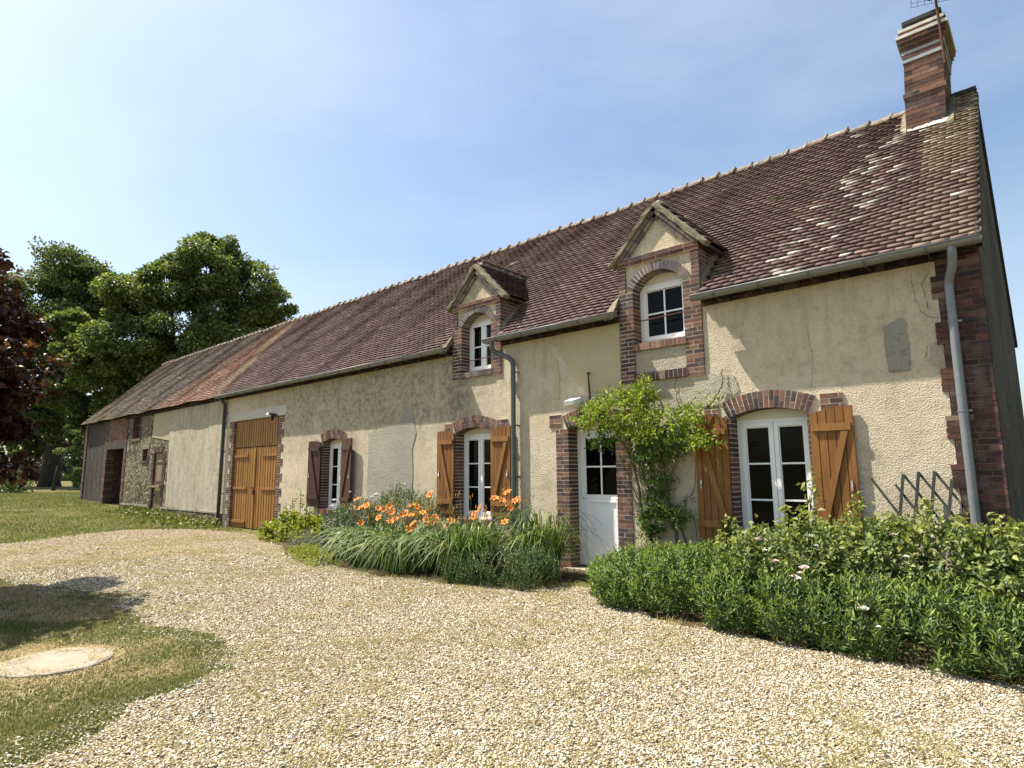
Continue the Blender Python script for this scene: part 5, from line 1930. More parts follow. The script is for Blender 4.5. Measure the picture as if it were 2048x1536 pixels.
# low leafy hedge right of the door
bush('leafy_hedge', 'foliage', [((-4.40, -1.15, 0.20), (0.42, 0.60, 0.30)), ((-4.0, -1.40, 0.22), (0.5, 0.80, 0.38)), ((-3.5, -1.45, 0.28), (0.5, 0.8, 0.36)), ((-3.1, -1.3, 0.30), (0.45, 0.8, 0.36))],
     2300, 0.17, 10, 0.070, 0, 'leaf_hedge', 'low bright green leafy bush right of the front door', 'bush', 0.75, wr=0.34, jit=0.25, young='leaf_young_lit')
bush('leafy_hedge', 'foliage', [((-2.55, -1.75, 0.20), (0.5, 0.65, 0.32)), ((-2.0, -1.82, 0.20), (0.5, 0.62, 0.34)), ((-1.45, -1.88, 0.20), (0.5, 0.60, 0.34)), ((-0.9, -1.92, 0.18), (0.5, 0.60, 0.36)), ((-0.35, -1.98, 0.17), (0.5, 0.58, 0.36)), ((0.2, -2.1, 0.17), (0.5, 0.55, 0.34))],
     2900, 0.19, 10, 0.084, 0, 'leaf_hedge_dark', 'low dark green bush with lance leaves in front of the rose bush', 'bush', 0.72, wr=0.26, jit=0.25, young='leaf_young_lit')
bush('box_bush', 'foliage', [((-6.15, -1.75, 0.20), (0.50, 0.42, 0.30)), ((-5.65, -1.65, 0.2), (0.38, 0.42, 0.30)), ((-6.6, -1.9, 0.15), (0.4, 0.35, 0.24))],
     1500, 0.14, 9, 0.044, 0, 'leaf_hedge_dark', 'small dark dense bush at the foot of the daylilies left of the door', 'bush', 0.75, wr=0.36, jit=0.25)

def rose_flower(name, par, p, r, mat):
    b = MB()
    for ring_, (k, rr, h, tilt) in enumerate(((6, 1.0, 0.0, 0.5), (5, 0.72, 0.16, 0.9), (4, 0.42, 0.26, 1.2))):
        for i in range(k):
            a = 2 * math.pi * (i + 0.4 * ring_) / k + random.uniform(-.15, .15)
            ca, sa = math.cos(a), math.sin(a)
            w = 0.62 * rr
            pts = []
            for (u, v) in ((0.1, 0.0), (0.65, 0.8), (1.0, 0.45), (1.0, -0.45), (0.65, -0.8)):
                q = u * rr * r * math.cos(tilt * u)
                z = u * rr * r * math.sin(tilt * u) + h * r
                pts.append((p[0] + ca * q - sa * v * w * r, p[1] + sa * q + ca * v * w * r, p[2] + z))
            b.add(pts, [(0, 2, 1), (0, 3, 2), (0, 4, 3)])
    return b.build(name, mat, par)

rb = bush('rose_bush', 'foliage', [((-3.05, -0.95, 0.36), (0.42, 0.48, 0.34)), ((-2.5, -1.0, 0.48), (0.50, 0.6, 0.40)), ((-1.95, -1.0, 0.52), (0.46, 0.6, 0.44)), ((-1.45, -0.95, 0.60), (0.44, 0.55, 0.42)), ((-0.95, -1.0, 0.58), (0.46, 0.55, 0.44)), ((-0.45, -1.1, 0.50), (0.46, 0.55, 0.42)), ((0.05, -1.3, 0.42), (0.45, 0.5, 0.40)), ((0.45, -1.5, 0.30), (0.45, 0.45, 0.36))],
          2700, 0.26, 8, 0.080, 0, 'leaf_rose', 'large sprawling rose bush with pale pink blooms under the large window', 'rose bush', 0.5, wr=0.62, jit=0.55, ang=1.15, young='leaf_young_lit_rose')
P, D, N = [], [], []
def sprig(pts, n, L, spread, mat, par, wr=0.6, name='shoot'):
    pts = np.array(pts, float)
    t = np.sort(rng.random(n)) * (len(pts) - 1) * 0.999
    i = t.astype(int)
    f = (t - i)[:, None]
    P = pts[i] * (1 - f) + pts[i + 1] * f + rng.normal(0, spread, (n, 3))
    A = unit(pts[i + 1] - pts[i])
    D = unit(unit(rng.normal(size=(n, 3))) * 1.0 + A * 0.5 + np.array([0, 0, -0.1]))
    N = unit(rng.normal(0, 0.5, (n, 3)) + np.array([0, 0, 1]))
    LL = L * rng.uniform(0.6, 1.2, n)
    leaf_mesh(name, P, D, N, LL, LL * wr, mat, par)
for pts in ([(-2.35, -0.55, 0.7), (-2.28, -0.50, 1.05), (-2.24, -0.48, 1.32), (-2.22, -0.45, 1.47)], [(-1.82, -0.6, 0.8), (-1.80, -0.6, 1.08), (-1.72, -0.62, 1.22)], [(-1.2, -0.7, 0.8), (-1.1, -0.7, 1.08), (-1.06, -0.7, 1.20)], [(-0.62, -0.8, 0.7), (-0.55, -0.8, 0.95), (-0.5, -0.82, 1.05)]):
    sprig(pts, 90, 0.07, 0.05, 'leaf_young_lit_rose', rb)
    MB().tube(pts, 0.006, 5).build('stem', 'vine_bark', rb)

for k in range(26):
    x = -3.2 + k * 0.145 + random.uniform(-.06, .06)
    y = -1.0 - 0.12 * max(0, x + 1) + random.uniform(-.35, .25)
    h = 0.78 if x < -2.7 else 0.95 if x < 0 else 0.75
    h += random.uniform(-.02, .20)
    pts = [(x, y, h - .35), (x + random.uniform(-.05, .05), y - .03, h - .12), (x + random.uniform(-.12, .12), y - .08, h)]
    sprig(pts, 34, 0.085, 0.04, 'leaf_young_lit_rose', rb)
# camera-side helper: point on a vertical plane y through an image position (design aid only)
def atY(px, py, y):
    q = CR * ((px - 1024) / 1214.4) - CU * ((py - 768) / 1214.4) + CF
    t = (y + 8.3) / q.y
    return (q.x * t, y, 1.55 + q.z * t)
for (px, py, y, r, mt) in ((1516, 1082, -1.2, .050, 'petal_pink'), (1608, 1139, -1.65, .050, 'petal_pink'), (1588, 1156, -1.62, .042, 'petal_pink'), (1597, 1160, -1.66, .036, 'petal_white'), (1551, 1124, -1.5, .034, 'petal_pink'), (1620, 1075, -1.1, .036, 'petal_white'), (1786, 1072, -1.0, .036, 'petal_pink'), (1727, 1221, -2.15, .046, 'petal_white'), (1530, 1102, -1.35, .026, 'petal_white'), (1633, 1093, -1.3, .026, 'petal_white'), (1600, 1148, -1.7, .03, 'petal_pink'), (1812, 1115, -1.5, .026, 'petal_white'), (1757, 1255, -2.3, .02, 'petal_white')):
    rose_flower('bloom', rb, atY(px, py, y - 0.22), r * 1.1, mt)

# daylilies
def strap(pts_fn, n, seg=6):
    pass
def lily_clump(cx, cy, rx, ry, hgt, nleaf, flowers, label, seed, tall=0.0, group=None):
    t = thing('daylily_clump', (cx, cy, 0), label, 'daylilies', group)
    g = np.random.default_rng(seed)
    n = nleaf
    a = g.uniform(0, 2 * math.pi, n)
    r = np.sqrt(g.random(n))
    bx, by = cx + rx * r * np.cos(a) * 0.55, cy + ry * r * np.sin(a) * 0.5
    da = np.arctan2((by - cy) / ry, (bx - cx) / rx) + g.normal(0, 0.8, n)
    d = np.stack([np.cos(da), np.sin(da), np.zeros(n)], 1)
    h = hgt * g.uniform(0.65, 1.15, n) * (1 + tall * (g.random(n) < 0.25))
    reach = g.uniform(0.45, 1.05, n) * (0.35 + 0.65 * r) * hgt * 1.05 / (1 + 2.0 * tall * (g.random(n) < 0.5))
    drop = g.uniform(0.35, 1.15, n)
    w = g.uniform(0.016, 0.030, n)
    S = 7
    side = np.stack([-d[:, 1], d[:, 0], np.zeros(n)], 1)
    V = np.zeros((n, S * 2, 3))
    for i in range(S):
        u = i / (S - 1)
        hor = reach * (u ** 1.6)
        ver = h * (1.55 * u - 0.55 * u * u) * 1.0 - drop * h * np.clip(u - 0.5, 0, 1) ** 1.6 * 2.6
        c = np.stack([bx, by, np.maximum(ver, 0.01)], 1) + d * hor[:, None]
        ww = w * (1 - u ** 2.5) * 0.5 + 0.0008
        V[:, 2 * i] = c + side * ww[:, None]
        V[:, 2 * i + 1] = c - side * ww[:, None] + np.array([0, 0, 0.004])
    V[..., 1] = np.minimum(V[..., 1], -0.04)
    F = np.array([[2 * i, 2 * i + 1, 2 * i + 3, 2 * i + 2] for i in range(S - 1)])
    F = (F[None] + (np.arange(n) * 2 * S)[:, None, None]).reshape(-1, 4)
    np_mesh('leaves', V.reshape(-1, 3), F, 'leaf_lily', t, True)
    st, bd = MB(), MB()
    for (p, sz) in flowers:
        p = np.array(p)
        b0 = np.array([cx + (p[0] - cx) * 0.6 + random.uniform(-.1, .1), min(cy + (p[1] - cy) * 0.6, -.1), 0.1])
        md = (b0 + p) / 2 + np.array([0, 0, 0.12])
        st.tube([b0, md, p - np.array([0, 0, .03])], [0.006, 0.005, 0.004], 5)
        for q in range(random.randint(1, 4)):
            e = p + np.array([random.uniform(-.09, .09), random.uniform(-.07, .07), random.uniform(-.05, .06)])
            st.tube([p - np.array([0, 0, .05]), e], 0.003, 4)
            up = np.array([random.uniform(-.02, .02), random.uniform(-.02, .02), .05])
            bd.tube([e, e + up * .5, e + up], [0.004, 0.009, 0.003], 6)
    # spent scapes with buds only
    for q in range(int(len(flowers) * 0.5) + 5):
        e = np.array([cx + random.uniform(-.9, .9) * rx, cy + random.uniform(-.7, .7) * ry, hgt * random.uniform(0.95, 1.35)])
        b0 = np.array([cx + (e[0] - cx) * 0.6, cy + (e[1] - cy) * 0.6, 0.1])
        st.tube([b0, (b0 + e) / 2 + np.array([0, 0, .1]), e], [0.006, 0.005, 0.003], 5)
        for j in range(4):
            f = e + np.array([random.uniform(-.05, .05), random.uniform(-.05, .05), random.uniform(-.03, .04)])
            bd.tube([f, f + np.array([0, 0, .03]), f + np.array([random.uniform(-.01, .01), 0, .06])], [0.004, 0.008, 0.002], 5)
    st.build('stems', 'leaf_lily', t)
    bd.build('buds', 'bud', t)
    for (p, sz) in flowers:
        o = bpy.data.objects.new('flower', LILY)
        COL.objects.link(o)
        o.parent = t
        o.matrix_parent_inverse = Matrix.Translation(t.location).inverted()
        o.location = p
        o.scale = (sz * 1.2, sz * 1.2, sz * 1.2)
        o.rotation_euler = (random.uniform(0.3, 1.2), random.uniform(-.4, .4), random.uniform(-1.0, 1.0))
    return t

def lily_flower():
    b = MB()
    for k in range(6):
        a = 2 * math.pi * k / 6
        ca, sa = math.cos(a), math.sin(a)
        w = 0.34 if k % 2 else 0.24
        prof = ((0.0, -0.35, 0.03), (0.35, 0.1, w * 0.8), (0.75, 0.38, w), (1.05, 0.34, w * 0.6), (1.2, 0.18, 0.02))
        vs = []
        for (q, z, ww) in prof:
            vs.append((ca * q - sa * ww, sa * q + ca * ww, z))
            vs.append((ca * q, sa * q, z - 0.06))
            vs.append((ca * q + sa * ww, sa * q - ca * ww, z))
        fs = []
        for i in range(len(prof) - 1):
            for j in range(2):
                fs.append((3 * i + j, 3 * i + j + 1, 3 * i + 4 + j, 3 * i + 3 + j))
        b.add(vs, fs)
    for k in range(5):
        a = 1.25 * k
        b.tube([(0, 0, -.3), (0.12 * math.cos(a), 0.12 * math.sin(a), 0.3), (0.25 * math.cos(a), 0.25 * math.sin(a), 0.65)], 0.02, 4)
    me = bpy.data.meshes.new('flower')
    me.from_pydata(b.v, [], b.f)
    me.materials.append(MATS['petal_orange'])
    me.polygons.foreach_set('use_smooth', np.ones(len(me.polygons), dtype=bool))
    return me
LILY = lily_flower()
def fl(lst):
    return [(atY(px, py, y), s) for px, py, y, s in lst]
FA = [(715, 1000, -1.4, .062), (722, 1016, -1.5, .058), (733, 1012, -1.4, .06), (706, 1017, -1.5, .05), (757, 1018, -1.5, .05), (780, 1012, -1.4, .05), (758, 1036, -1.6, .055), (783, 1025, -1.5, .06), (790, 1040, -1.6, .06), (782, 1044, -1.6, .06), (826, 1012, -1.3, .058), (824, 1032, -1.5, .058), (838, 1032, -1.4, .05)]
FB = [(827, 1048, -1.7, .06), (820, 1059, -1.75, .06), (833, 1057, -1.7, .058), (854, 1041, -1.5, .058), (860, 1051, -1.6, .058), (872, 1045, -1.5, .058), (902, 1044, -1.5, .062), (860, 990, -0.9, .065), (812, 1026, -1.4, .05)]
FC = [(960, 1017, -1.1, .055), (990, 997, -0.8, .055), (1004, 1002, -0.9, .062), (1015, 986, -0.8, .062), (1020, 1015, -1.0, .06), (1030, 1006, -0.9, .055), (1010, 1045, -1.3, .05), (1036, 1000, -.9, .05)]
for k in range(9):
    FA.append((random.uniform(712, 838), random.uniform(1006, 1050), -1.5 + random.uniform(-.15, .2), random.uniform(.04, .055)))
    FB.append((random.uniform(800, 905), random.uniform(1020, 1066), -1.65 + random.uniform(-.1, .2), random.uniform(.04, .055)))
for k in range(5):
    FC.append((random.uniform(945, 1035), random.uniform(1000, 1042), -1.1 + random.uniform(-.2, .2), random.uniform(.04, .05)))
lily_clump(-9.15, -1.75, 0.85, 0.85, 0.82, 560, fl(FA), 'daylily clump with dense orange blooms, nearest the white rose', 11, 0.0, 'daylilies along the wall')
lily_clump(-8.15, -1.75, 0.80, 0.85, 0.80, 560, fl(FB), 'middle daylily clump, arching leaves below scattered orange blooms', 12, 0.0, 'daylilies along the wall')
lily_clump(-7.05, -1.5, 0.80, 0.85, 0.90, 580, fl(FC), 'daylily clump below the wooden shutters of the middle window', 13, 0.25, 'daylilies along the wall')
lily_clump(-6.15, -0.85, 0.6, 0.55, 0.95, 420, [], 'tall green clump of strap leaves without blooms left of the front door', 14, 0.4, 'daylilies along the wall')

# shrubs further left
wr_ = bush('white_rose', 'foliage', [((-10.35, -1.5, 0.48), (0.45, 0.5, 0.46)), ((-10.6, -1.15, 0.62), (0.45, 0.4, 0.45)), ((-10.2, -1.75, 0.3), (0.4, 0.35, 0.3))], 1100, 0.16, 8, 0.050, 0, 'leaf_greyish', 'dark grey green rose bush with white blooms left of the daylilies', 'rose bush', 0.4, wr=0.62, jit=0.5, ang=1.1)
for (px, py, y, r) in ((668, 1002, -1.25, .06), (664, 1014, -1.3, .06), (752, 992, -1.1, .075), (745, 996, -1.15, .06), (668, 1042, -1.6, .04), (700, 985, -1.0, .035), (808, 970, -0.6, .04)):
    rose_flower('bloom', wr_, atY(px, py, y - .22), r, 'petal_white')
bush('garden_shrub', 'foliage', [((-9.8, -0.7, 0.75), (0.55, 0.45, 0.52)), ((-9.35, -0.6, 0.70), (0.45, 0.4, 0.50)), ((-10.2, -0.65, 0.6), (0.4, 0.4, 0.45))], 850, 0.22, 9, 0.07, 0, 'leaf_rose', 'fresh green shrub with narrow leaves against the grey wall patch', 'shrub', 0.65, wr=0.28)
hl = bush('hollyhock', 'foliage', [((-13.9, -0.75, 0.25), (0.45, 0.4, 0.35)), ((-13.4, -0.7, 0.2), (0.4, 0.38, 0.32)), ((-14.35, -0.85, 0.18), (0.4, 0.35, 0.26)), ((-12.9, -0.8, 0.22), (0.38, 0.35, 0.33))], 360, 0.24, 6, 0.12, 0, 'leaf_yellow', 'yellow green hollyhock with tall stalks beside the barn doors', 'hollyhock', 0.35, wr=0.85, ang=1.1)
for (x, y, h) in ((-14.0, -0.7, 1.0), (-13.72, -0.65, 1.22), (-13.5, -0.6, 0.85), (-14.2, -0.75, 0.8), (-13.2, -0.7, 0.75)):
    pts = [(x, y, 0.2), (x + .01, y, h * .6), (x + .03, y - .01, h)]
    MB().tube(pts, [.010, .008, .005], 6).build('stalk', 'leaf_yellow', hl)
    sprig(pts[1:], 26, 0.075, 0.03, 'leaf_yellow', hl, 0.8, 'stalk_leaves')
bush('lavender', 'foliage', [((-12.0, -1.55, 0.14), (0.42, 0.32, 0.24)), ((-11.5, -1.75, 0.12), (0.4, 0.3, 0.2))], 550, 0.20, 6, 0.05, 0, 'leaf_lavender', 'low grey lavender mound at the edge of the gravel', 'lavender', 0.8, wr=0.16)
bush('border_plant', 'foliage', [((-10.9, -2.05, 0.06), (0.55, 0.3, 0.16)), ((-10.1, -2.3, 0.06), (0.5, 0.28, 0.15)), ((-9.6, -2.45, 0.05), (0.4, 0.22, 0.12))], 420, 0.10, 6, 0.05, 0, 'leaf_yellow', 'low yellow green ground cover along the gravel edge by the daylilies', 'plant', 0.6, wr=0.5)

# weeds at the foot of the barn
n = 2600
x, y = rng.uniform(-27.5, -19.2, n), -0.15 - np.abs(rng.normal(0, 0.45, n))
z = rng.random(n) ** 2 * 0.34 * np.exp(-(-y) / 0.7) + terr(x, y)
leaf_mesh('barn_weeds', np.stack([x, y, z], 1), unit(rng.normal(size=(n, 3)) + [0, -.3, .5]), unit(rng.normal(0, .6, (n, 3)) + [0, 0, 1]), rng.uniform(.06, .14, n), rng.uniform(.04, .09, n), 'leaf_weed')
tag(bpy.data.objects['barn_weeds'], 'weeds and dead leaves along the foot of the stone barn wall', 'weeds', kind='stuff')
n = 420
x, y = rng.uniform(-12, 2, n), rng.uniform(-7.9, -2.9, n)
k = inpoly(x, y, GRAVEL) & ~inpoly(x, y, ISLAND)
x, y = x[k], y[k]
leaf_mesh('fallen_leaves', np.stack([x, y, np.full(len(x), 0.03)], 1), unit(rng.normal(size=(len(x), 3)) * [1, 1, .25]), unit(rng.normal(0, .3, (len(x), 3)) + [0, 0, 1]), rng.uniform(.02, .05, len(x)), rng.uniform(.012, .03, len(x)), 'leaf_weed')
tag(bpy.data.objects['fallen_leaves'], 'small weeds and fallen leaves scattered over the gravel', 'leaves', kind='stuff')

# climber by the door
def climber():
    t = thing('climbing_rose', (-4.35, -0.25, 0), 'climbing rose with yellow green leaves trained between door and large window', 'climber')
    top = [((-5.30, -0.38, 2.40), (0.42, 0.22, 0.20)), ((-4.95, -0.32, 2.62), (0.42, 0.24, 0.20)), ((-4.52, -0.30, 2.68), (0.17, 0.18, 0.24)), ((-4.75, -0.34, 2.36), (0.45, 0.26, 0.24)), ((-3.98, -0.32, 2.30), (0.36, 0.22, 0.20)), ((-4.35, -0.32, 2.15), (0.45, 0.24, 0.24)), ((-3.62, -0.40, 1.98), (0.24, 0.16, 0.10))]
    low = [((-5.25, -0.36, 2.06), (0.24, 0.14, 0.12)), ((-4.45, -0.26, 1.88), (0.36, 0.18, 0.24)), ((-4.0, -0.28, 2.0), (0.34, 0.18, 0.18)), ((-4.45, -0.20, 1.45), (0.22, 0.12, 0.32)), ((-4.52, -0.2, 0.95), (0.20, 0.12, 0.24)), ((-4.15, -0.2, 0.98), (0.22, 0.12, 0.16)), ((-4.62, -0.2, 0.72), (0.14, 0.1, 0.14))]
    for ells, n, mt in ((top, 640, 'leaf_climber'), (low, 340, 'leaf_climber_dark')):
        P, N = on_ells(ells, n, (0.5, 1.15))
        P, D, N, L = shoots(P, N, 0.24, 9, 0.082, 0, 0.15, 0.7, 1.1)
        ok = P[:, 1] < -0.03
        leaf_mesh('foliage', P[ok], D[ok], N[ok], L[ok], L[ok] * 0.42, mt, t)
    b = MB()
    g = random.Random(3)
    def vine(p, r):
        q = bend(p)
        q = [v + Vector((g.uniform(-.012, .012), g.uniform(-.012, .012), 0)) for v in q]
        rs = [r * (1 - 0.55 * k / len(q)) for k in range(len(q))]
        b.tube(q, rs, 7)
    vine([(-4.30, -0.35, 0.0), (-4.50, -0.22, 0.45), (-4.72, -0.12, 0.9), (-4.80, -0.12, 1.4), (-4.9, -0.14, 1.8), (-5.1, -0.2, 2.2)], 0.028)
    vine([(-3.98, -0.35, 0.0), (-4.12, -0.2, 0.5), (-4.28, -0.12, 1.0), (-4.32, -0.12, 1.5), (-4.4, -0.14, 2.0), (-4.5, -0.2, 2.5)], 0.032)
    vine([(-3.80, -0.32, 0.0), (-4.02, -0.15, 0.55), (-4.22, -0.10, 0.95), (-4.50, -0.1, 1.5), (-4.75, -0.15, 2.1)], 0.02)
    vine([(-4.32, -0.12, 1.3), (-4.15, -0.14, 1.7), (-4.0, -0.2, 2.1), (-3.8, -0.25, 2.3)], 0.015)
    vine([(-4.6, -0.12, 1.3), (-4.75, -0.12, 1.7), (-4.7, -0.16, 2.2), (-4.55, -0.2, 2.75)], 0.014)
    vine([(-3.95, -0.2, 2.3), (-3.62, -0.08, 2.5), (-3.45, -0.05, 2.75), (-3.42, -0.04, 3.0)], 0.012)
    vine([(-4.1, -0.04, 2.55), (-4.16, -0.03, 2.85), (-4.02, -0.05, 3.02)], 0.006)
    vine([(-4.5, -0.08, 0.9), (-4.0, -0.05, 0.95), (-3.92, -0.05, 0.6)], 0.006)
    for k in range(12):
        x = g.uniform(-4.9, -3.9)
        z = g.uniform(0.9, 1.7)
        vine([(x, -0.1, z), (x + g.uniform(-.15, .15), -0.15, z + .3), (x + g.uniform(-.3, .3), -0.22, z + .7)], 0.007)
    b.build('stems', 'vine_bark', t, True)
    sprig([(-3.95, -0.2, 2.35), (-3.62, -0.12, 2.5), (-3.5, -0.10, 2.6)], 90, 0.06, 0.07, 'leaf_climber', t, 0.45, 'foliage')
    # ivy sprigs beside the shutter
    sprig([(-3.93, -0.06, 0.62), (-3.95, -0.05, 1.0), (-3.98, -0.05, 1.25)], 40, 0.035, 0.05, 'leaf_hedge_dark', t, 0.6, 'foliage')
climber()
bush('ivy', 'foliage', [((-3.42, -0.12, 0.5), (0.14, 0.08, 0.38)), ((-3.6, -0.25, 0.45), (0.3, 0.18, 0.16))], 130, 0.12, 6, 0.05, 0, 'leaf_hedge_dark', 'dark ivy between shutter foot and hedge below the large window', 'ivy', 0.4, wr=0.7)

# ---------------------------------------------------------------- trees
def tree(name, base, hgt, lobes, trunk_r, n_leaf, L, mat, label, group=None, fork=0.3, per=None, wr=0.7, bark='bark', clump=0.16):
    t = thing(name, base, label, 'tree', group)
    B = np.array(base, float)
    b = MB()
    f = B + np.array([0.15, 0.1, hgt * fork])
    b.tube([B + [0, 0, -.3], B + [0, 0, hgt * .04], B + [.05, .02, hgt * fork * .5], f], [trunk_r * 1.5, trunk_r * 1.1, trunk_r * .95, trunk_r * .85], 12)
    C = []
    for (c, r) in lobes:
        c, r = np.array(c, float), np.array(r, float)
        md = f * .5 + c * .5 + np.array([random.uniform(-.3, .3), random.uniform(-.3, .3), -0.08 * hgt * random.random()])
        b.tube([f, md, c], [trunk_r * .5, trunk_r * .28, trunk_r * .10], 7)
        # secondary limbs and leaf clumps
        m_ = max(8, int(32 * (r[0] * r[1] * r[2]) ** (1 / 3) / 2.0))
        for q in range(m_):
            u = unit(rng.normal(size=3))
            e = c + u * r * rng.uniform(0.55, 1.0)
            C.append((e, (r.mean() * rng.uniform(0.19, 0.36)), u))
            if q % 2 == 0:
                b.tube([c * .7 + md * .3, (c + e) / 2 + rng.normal(0, .1, 3), e], [trunk_r * .12, trunk_r * .07, trunk_r * .025], 5)
    b.build('trunk', bark, t, True)
    k = n_leaf // len(C)
    PP, DD, NN = [], [], []
    for (e, rad, u) in C:
        kk = int(k * rng.uniform(0.6, 1.4))
        v = unit(rng.normal(size=(kk, 3)))
        q = rad * rng.random(kk) ** 0.45
        P = e + v * q[:, None] * np.array([1.15, 1.15, 0.75])
        PP.append(P)
        DD.append(unit(v + rng.normal(0, .6, (kk, 3)) + [0, 0, -.15]))
        NN.append(unit(v * .5 + [0, 0, .8] + rng.normal(0, .5, (kk, 3))))
    P, D, N = map(np.concatenate, (PP, DD, NN))
    LL = L * rng.uniform(0.6, 1.3, len(P))
    leaf_mesh('crown', P, D, N, LL, LL * wr, mat, t)
    return t

def lob(px, py, d, r):
    q = CR * ((px - 1024) / 1214.4) - CU * ((py - 768) / 1214.4) + CF
    p = Vector((0, -8.3, 1.55)) + q * d
    return ((p.x, p.y, p.z), (r, r, r * 0.85))
# dark oak left: trunk in view at the field edge
DA = 50
tree('oak_tree', (-62.0, 3.9, 0.70), 20, [lob(130, 545, 52, 3.0), lob(60, 600, 51, 2.8), lob(190, 610, 51, 2.6), lob(120, 660, 49, 3.0), lob(20, 680, 50, 2.6), lob(60, 760, 49, 2.4), lob(150, 750, 51, 2.6), lob(110, 840, 50, 2.0), lob(30, 850, 50, 2.0), lob(-40, 600, 50, 3.0), lob(215, 595, 52, 2.3), lob(175, 560, 52, 2.0), lob(60, 890, 52, 1.4), lob(150, 870, 54, 1.6)], 0.62, 80000, 0.26, 'leaf_dark_oak', 'tall dark oak with a thick trunk standing left of the barn', 'oaks behind the barn', 0.28)
tree('oak_tree', (-50.5, 9.6, 0.70), 20, [lob(420, 545, 48, 2.9), lob(340, 580, 47, 2.8), lob(490, 580, 49, 2.8), lob(530, 630, 50, 2.2), lob(265, 610, 46, 2.6), lob(250, 690, 45, 2.8), lob(360, 680, 45, 2.9), lob(450, 660, 48, 2.7), lob(180, 720, 45, 2.3), lob(150, 660, 46, 1.6), lob(230, 770, 46, 2.4), lob(330, 760, 46, 2.2), lob(430, 500, 49, 1.6), lob(180, 830, 47, 1.6), lob(120, 790, 46, 1.5)], 0.55, 135000, 0.25, 'leaf_oak', 'broad light green oak spreading over the barn roof', 'oaks behind the barn', 0.34)
# hawthorn by the barn corner and small bush under the oak
tree('hawthorn', (-50.5, 1.9, 0.62), 5.5, [lob(152, 905, 43, .95), lob(160, 950, 42, .85), lob(146, 865, 44, .6), lob(162, 880, 43, .7)], 0.10, 6500, 0.15, 'leaf_oak', 'slender hawthorn growing beside the end wall of the barn')
bush('field_bush', 'foliage', [((-47.6, -0.6, 1.0), (1.3, 1.0, 0.75)), ((-48.4, -1.6, 0.9), (1.0, .9, .6)), ((-46.9, 0.2, .85), (.9, .8, .5))], 500, 0.5, 7, 0.22, 0, 'leaf_rose', 'round bush at the foot of the dark oak', 'bush', 0.5, base=(-47.6, -0.6, .6), wr=.45)
# fence posts in the field
for (px, y0p, y1p, d) in ((27, 972, 950, 48), (50, 970, 955, 60), (5, 969, 953, 62), (118, 968, 950, 62), (72, 968, 954, 70)):
    q = CR * ((px - 1024) / 1214.4) - CU * ((y0p - 768) / 1214.4) + CF
    p = Vector((0, -8.3, 1.55)) + q * d
    h = 1.05
    pz = float(terr(p.x, p.y))
    b = MB()
    b.tube([(p.x, p.y, pz - .3), (p.x + .02, p.y, pz + h * .5), (p.x + .05, p.y + .02, pz + h)], [.10, .09, .085], 7)
    o = b.build('fence_post', 'bark')
    tag(o, {27: 'dark wooden fence post nearest the copper tree branch', 50: 'wooden fence post in front of the far woodland, right of the nearest post', 5: 'wooden fence post at the left picture edge below the copper leaves', 118: 'wooden fence post between the oak trunk and the barn', 72: 'farthest thin wooden fence post left of the oak trunk'}[px], 'fence post', 'fence posts in the field')
# far woodland as one mass
n = 42000
u = rng.uniform(-0.35, 1.25, n)
cx, cy = -170 + u * 60, -20 + u * 130
P = np.stack([cx + rng.normal(0, 5, n), cy + rng.normal(0, 5, n), 0.75 + rng.random(n) ** 0.8 * (4.2 + 2.2 * np.sin(u * 40) + 1.6 * np.sin(u * 93))], 1)
leaf_mesh('far_woodland', P, unit(rng.normal(size=(n, 3))), unit(rng.normal(0, .6, (n, 3)) + [0, 0, 1]), rng.uniform(.7, 1.5, n), rng.uniform(.5, 1.0, n), 'leaf_far')
tag(bpy.data.objects['far_woodland'], 'far line of grey green woodland beyond the field', 'woodland', kind='stuff')
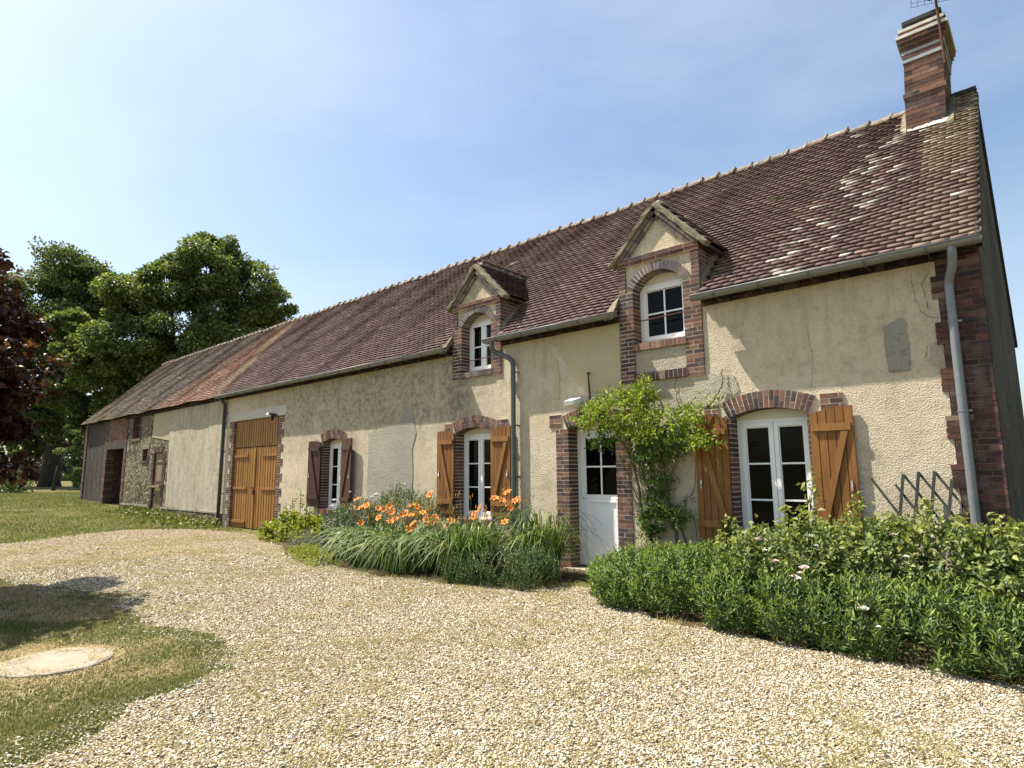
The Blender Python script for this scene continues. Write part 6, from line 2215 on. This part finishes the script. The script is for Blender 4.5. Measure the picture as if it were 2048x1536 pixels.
# tree behind the right gable
tree('garden_tree', (1.2, 31.5, 0.0), 7.5, [((0.6, 31, 3.6), (1.9, 1.9, 1.5)), ((1.9, 32, 4.6), (1.8, 1.8, 1.3)), ((2.6, 31, 3.0), (1.9, 1.9, 1.6)), ((0.4, 31.0, 2.0), (1.7, 1.7, 1.4))], 0.16, 9000, 0.20, 'leaf_oak', 'green tree behind the right gable end of the house')
# copper maple at the left edge
cl = [((-11.1, -8.23, 3.92), (1.6, 1.45, 1.1)), ((-11.3, -7.5, 2.95), (1.3, 1.10, 1.0)), ((-11.5, -7.28, 1.98), (1.1, 1.02, .66)), ((-10.9, -7.02, 3.19), (0.98, 0.76, .78)), ((-10.95, -7.12, 2.35), (.8, .78, .6)), ((-11.75, -7.25, 1.26), (.78, .62, .28)), ((-13.1, -7.0, 4.95), (.95, .78, .75)), ((-10.3, -7.95, 3.3), (1.1, 0.8, .8)), ((-12.3, -8.6, 3.7), (1.6, 1.3, 1.2)), ((-11.4, -8.9, 3.0), (1.6, 1.3, 1.1))]
tree('copper_maple', (-11.9, -8.9, 0.0), 5.4, cl, 0.15, 23000, 0.115, 'leaf_copper', 'copper leaved maple reaching in from the left edge', None, 0.25, wr=0.85)
# leafy twig overhanging the camera side
t = thing('overhanging_twig', (0.25, -6.35, 3.9), 'thin twig with a yellow green leaf tip hanging at the top edge', 'twig')
b = MB()
b.tube([(1.6, -7.6, 4.9), (0.9, -7.0, 4.3), (0.2, -6.4, 3.7), (-0.22, -6.10, 3.22)], [.012, .009, .006, .003], 6)
b.build('stem', 'vine_bark', t)
P = np.array([(-0.245, -6.12, 3.19), (-0.22, -6.10, 3.23), (0.0, -6.25, 3.45), (0.1, -6.3, 3.6), (0.25, -6.4, 3.75)])
D = np.array([(-.22, -.08, -1), (0.6, .4, -.5), (.3, .4, -.5), (-.4, .2, -.4), (.3, .4, -.2)], float)
leaf_mesh('leaf', P, D, np.array([(1, -.4, .3)] * 5, float), np.array([.11, .10, .12, .12, .12]), np.full(5, .026), 'leaf_spring', t)
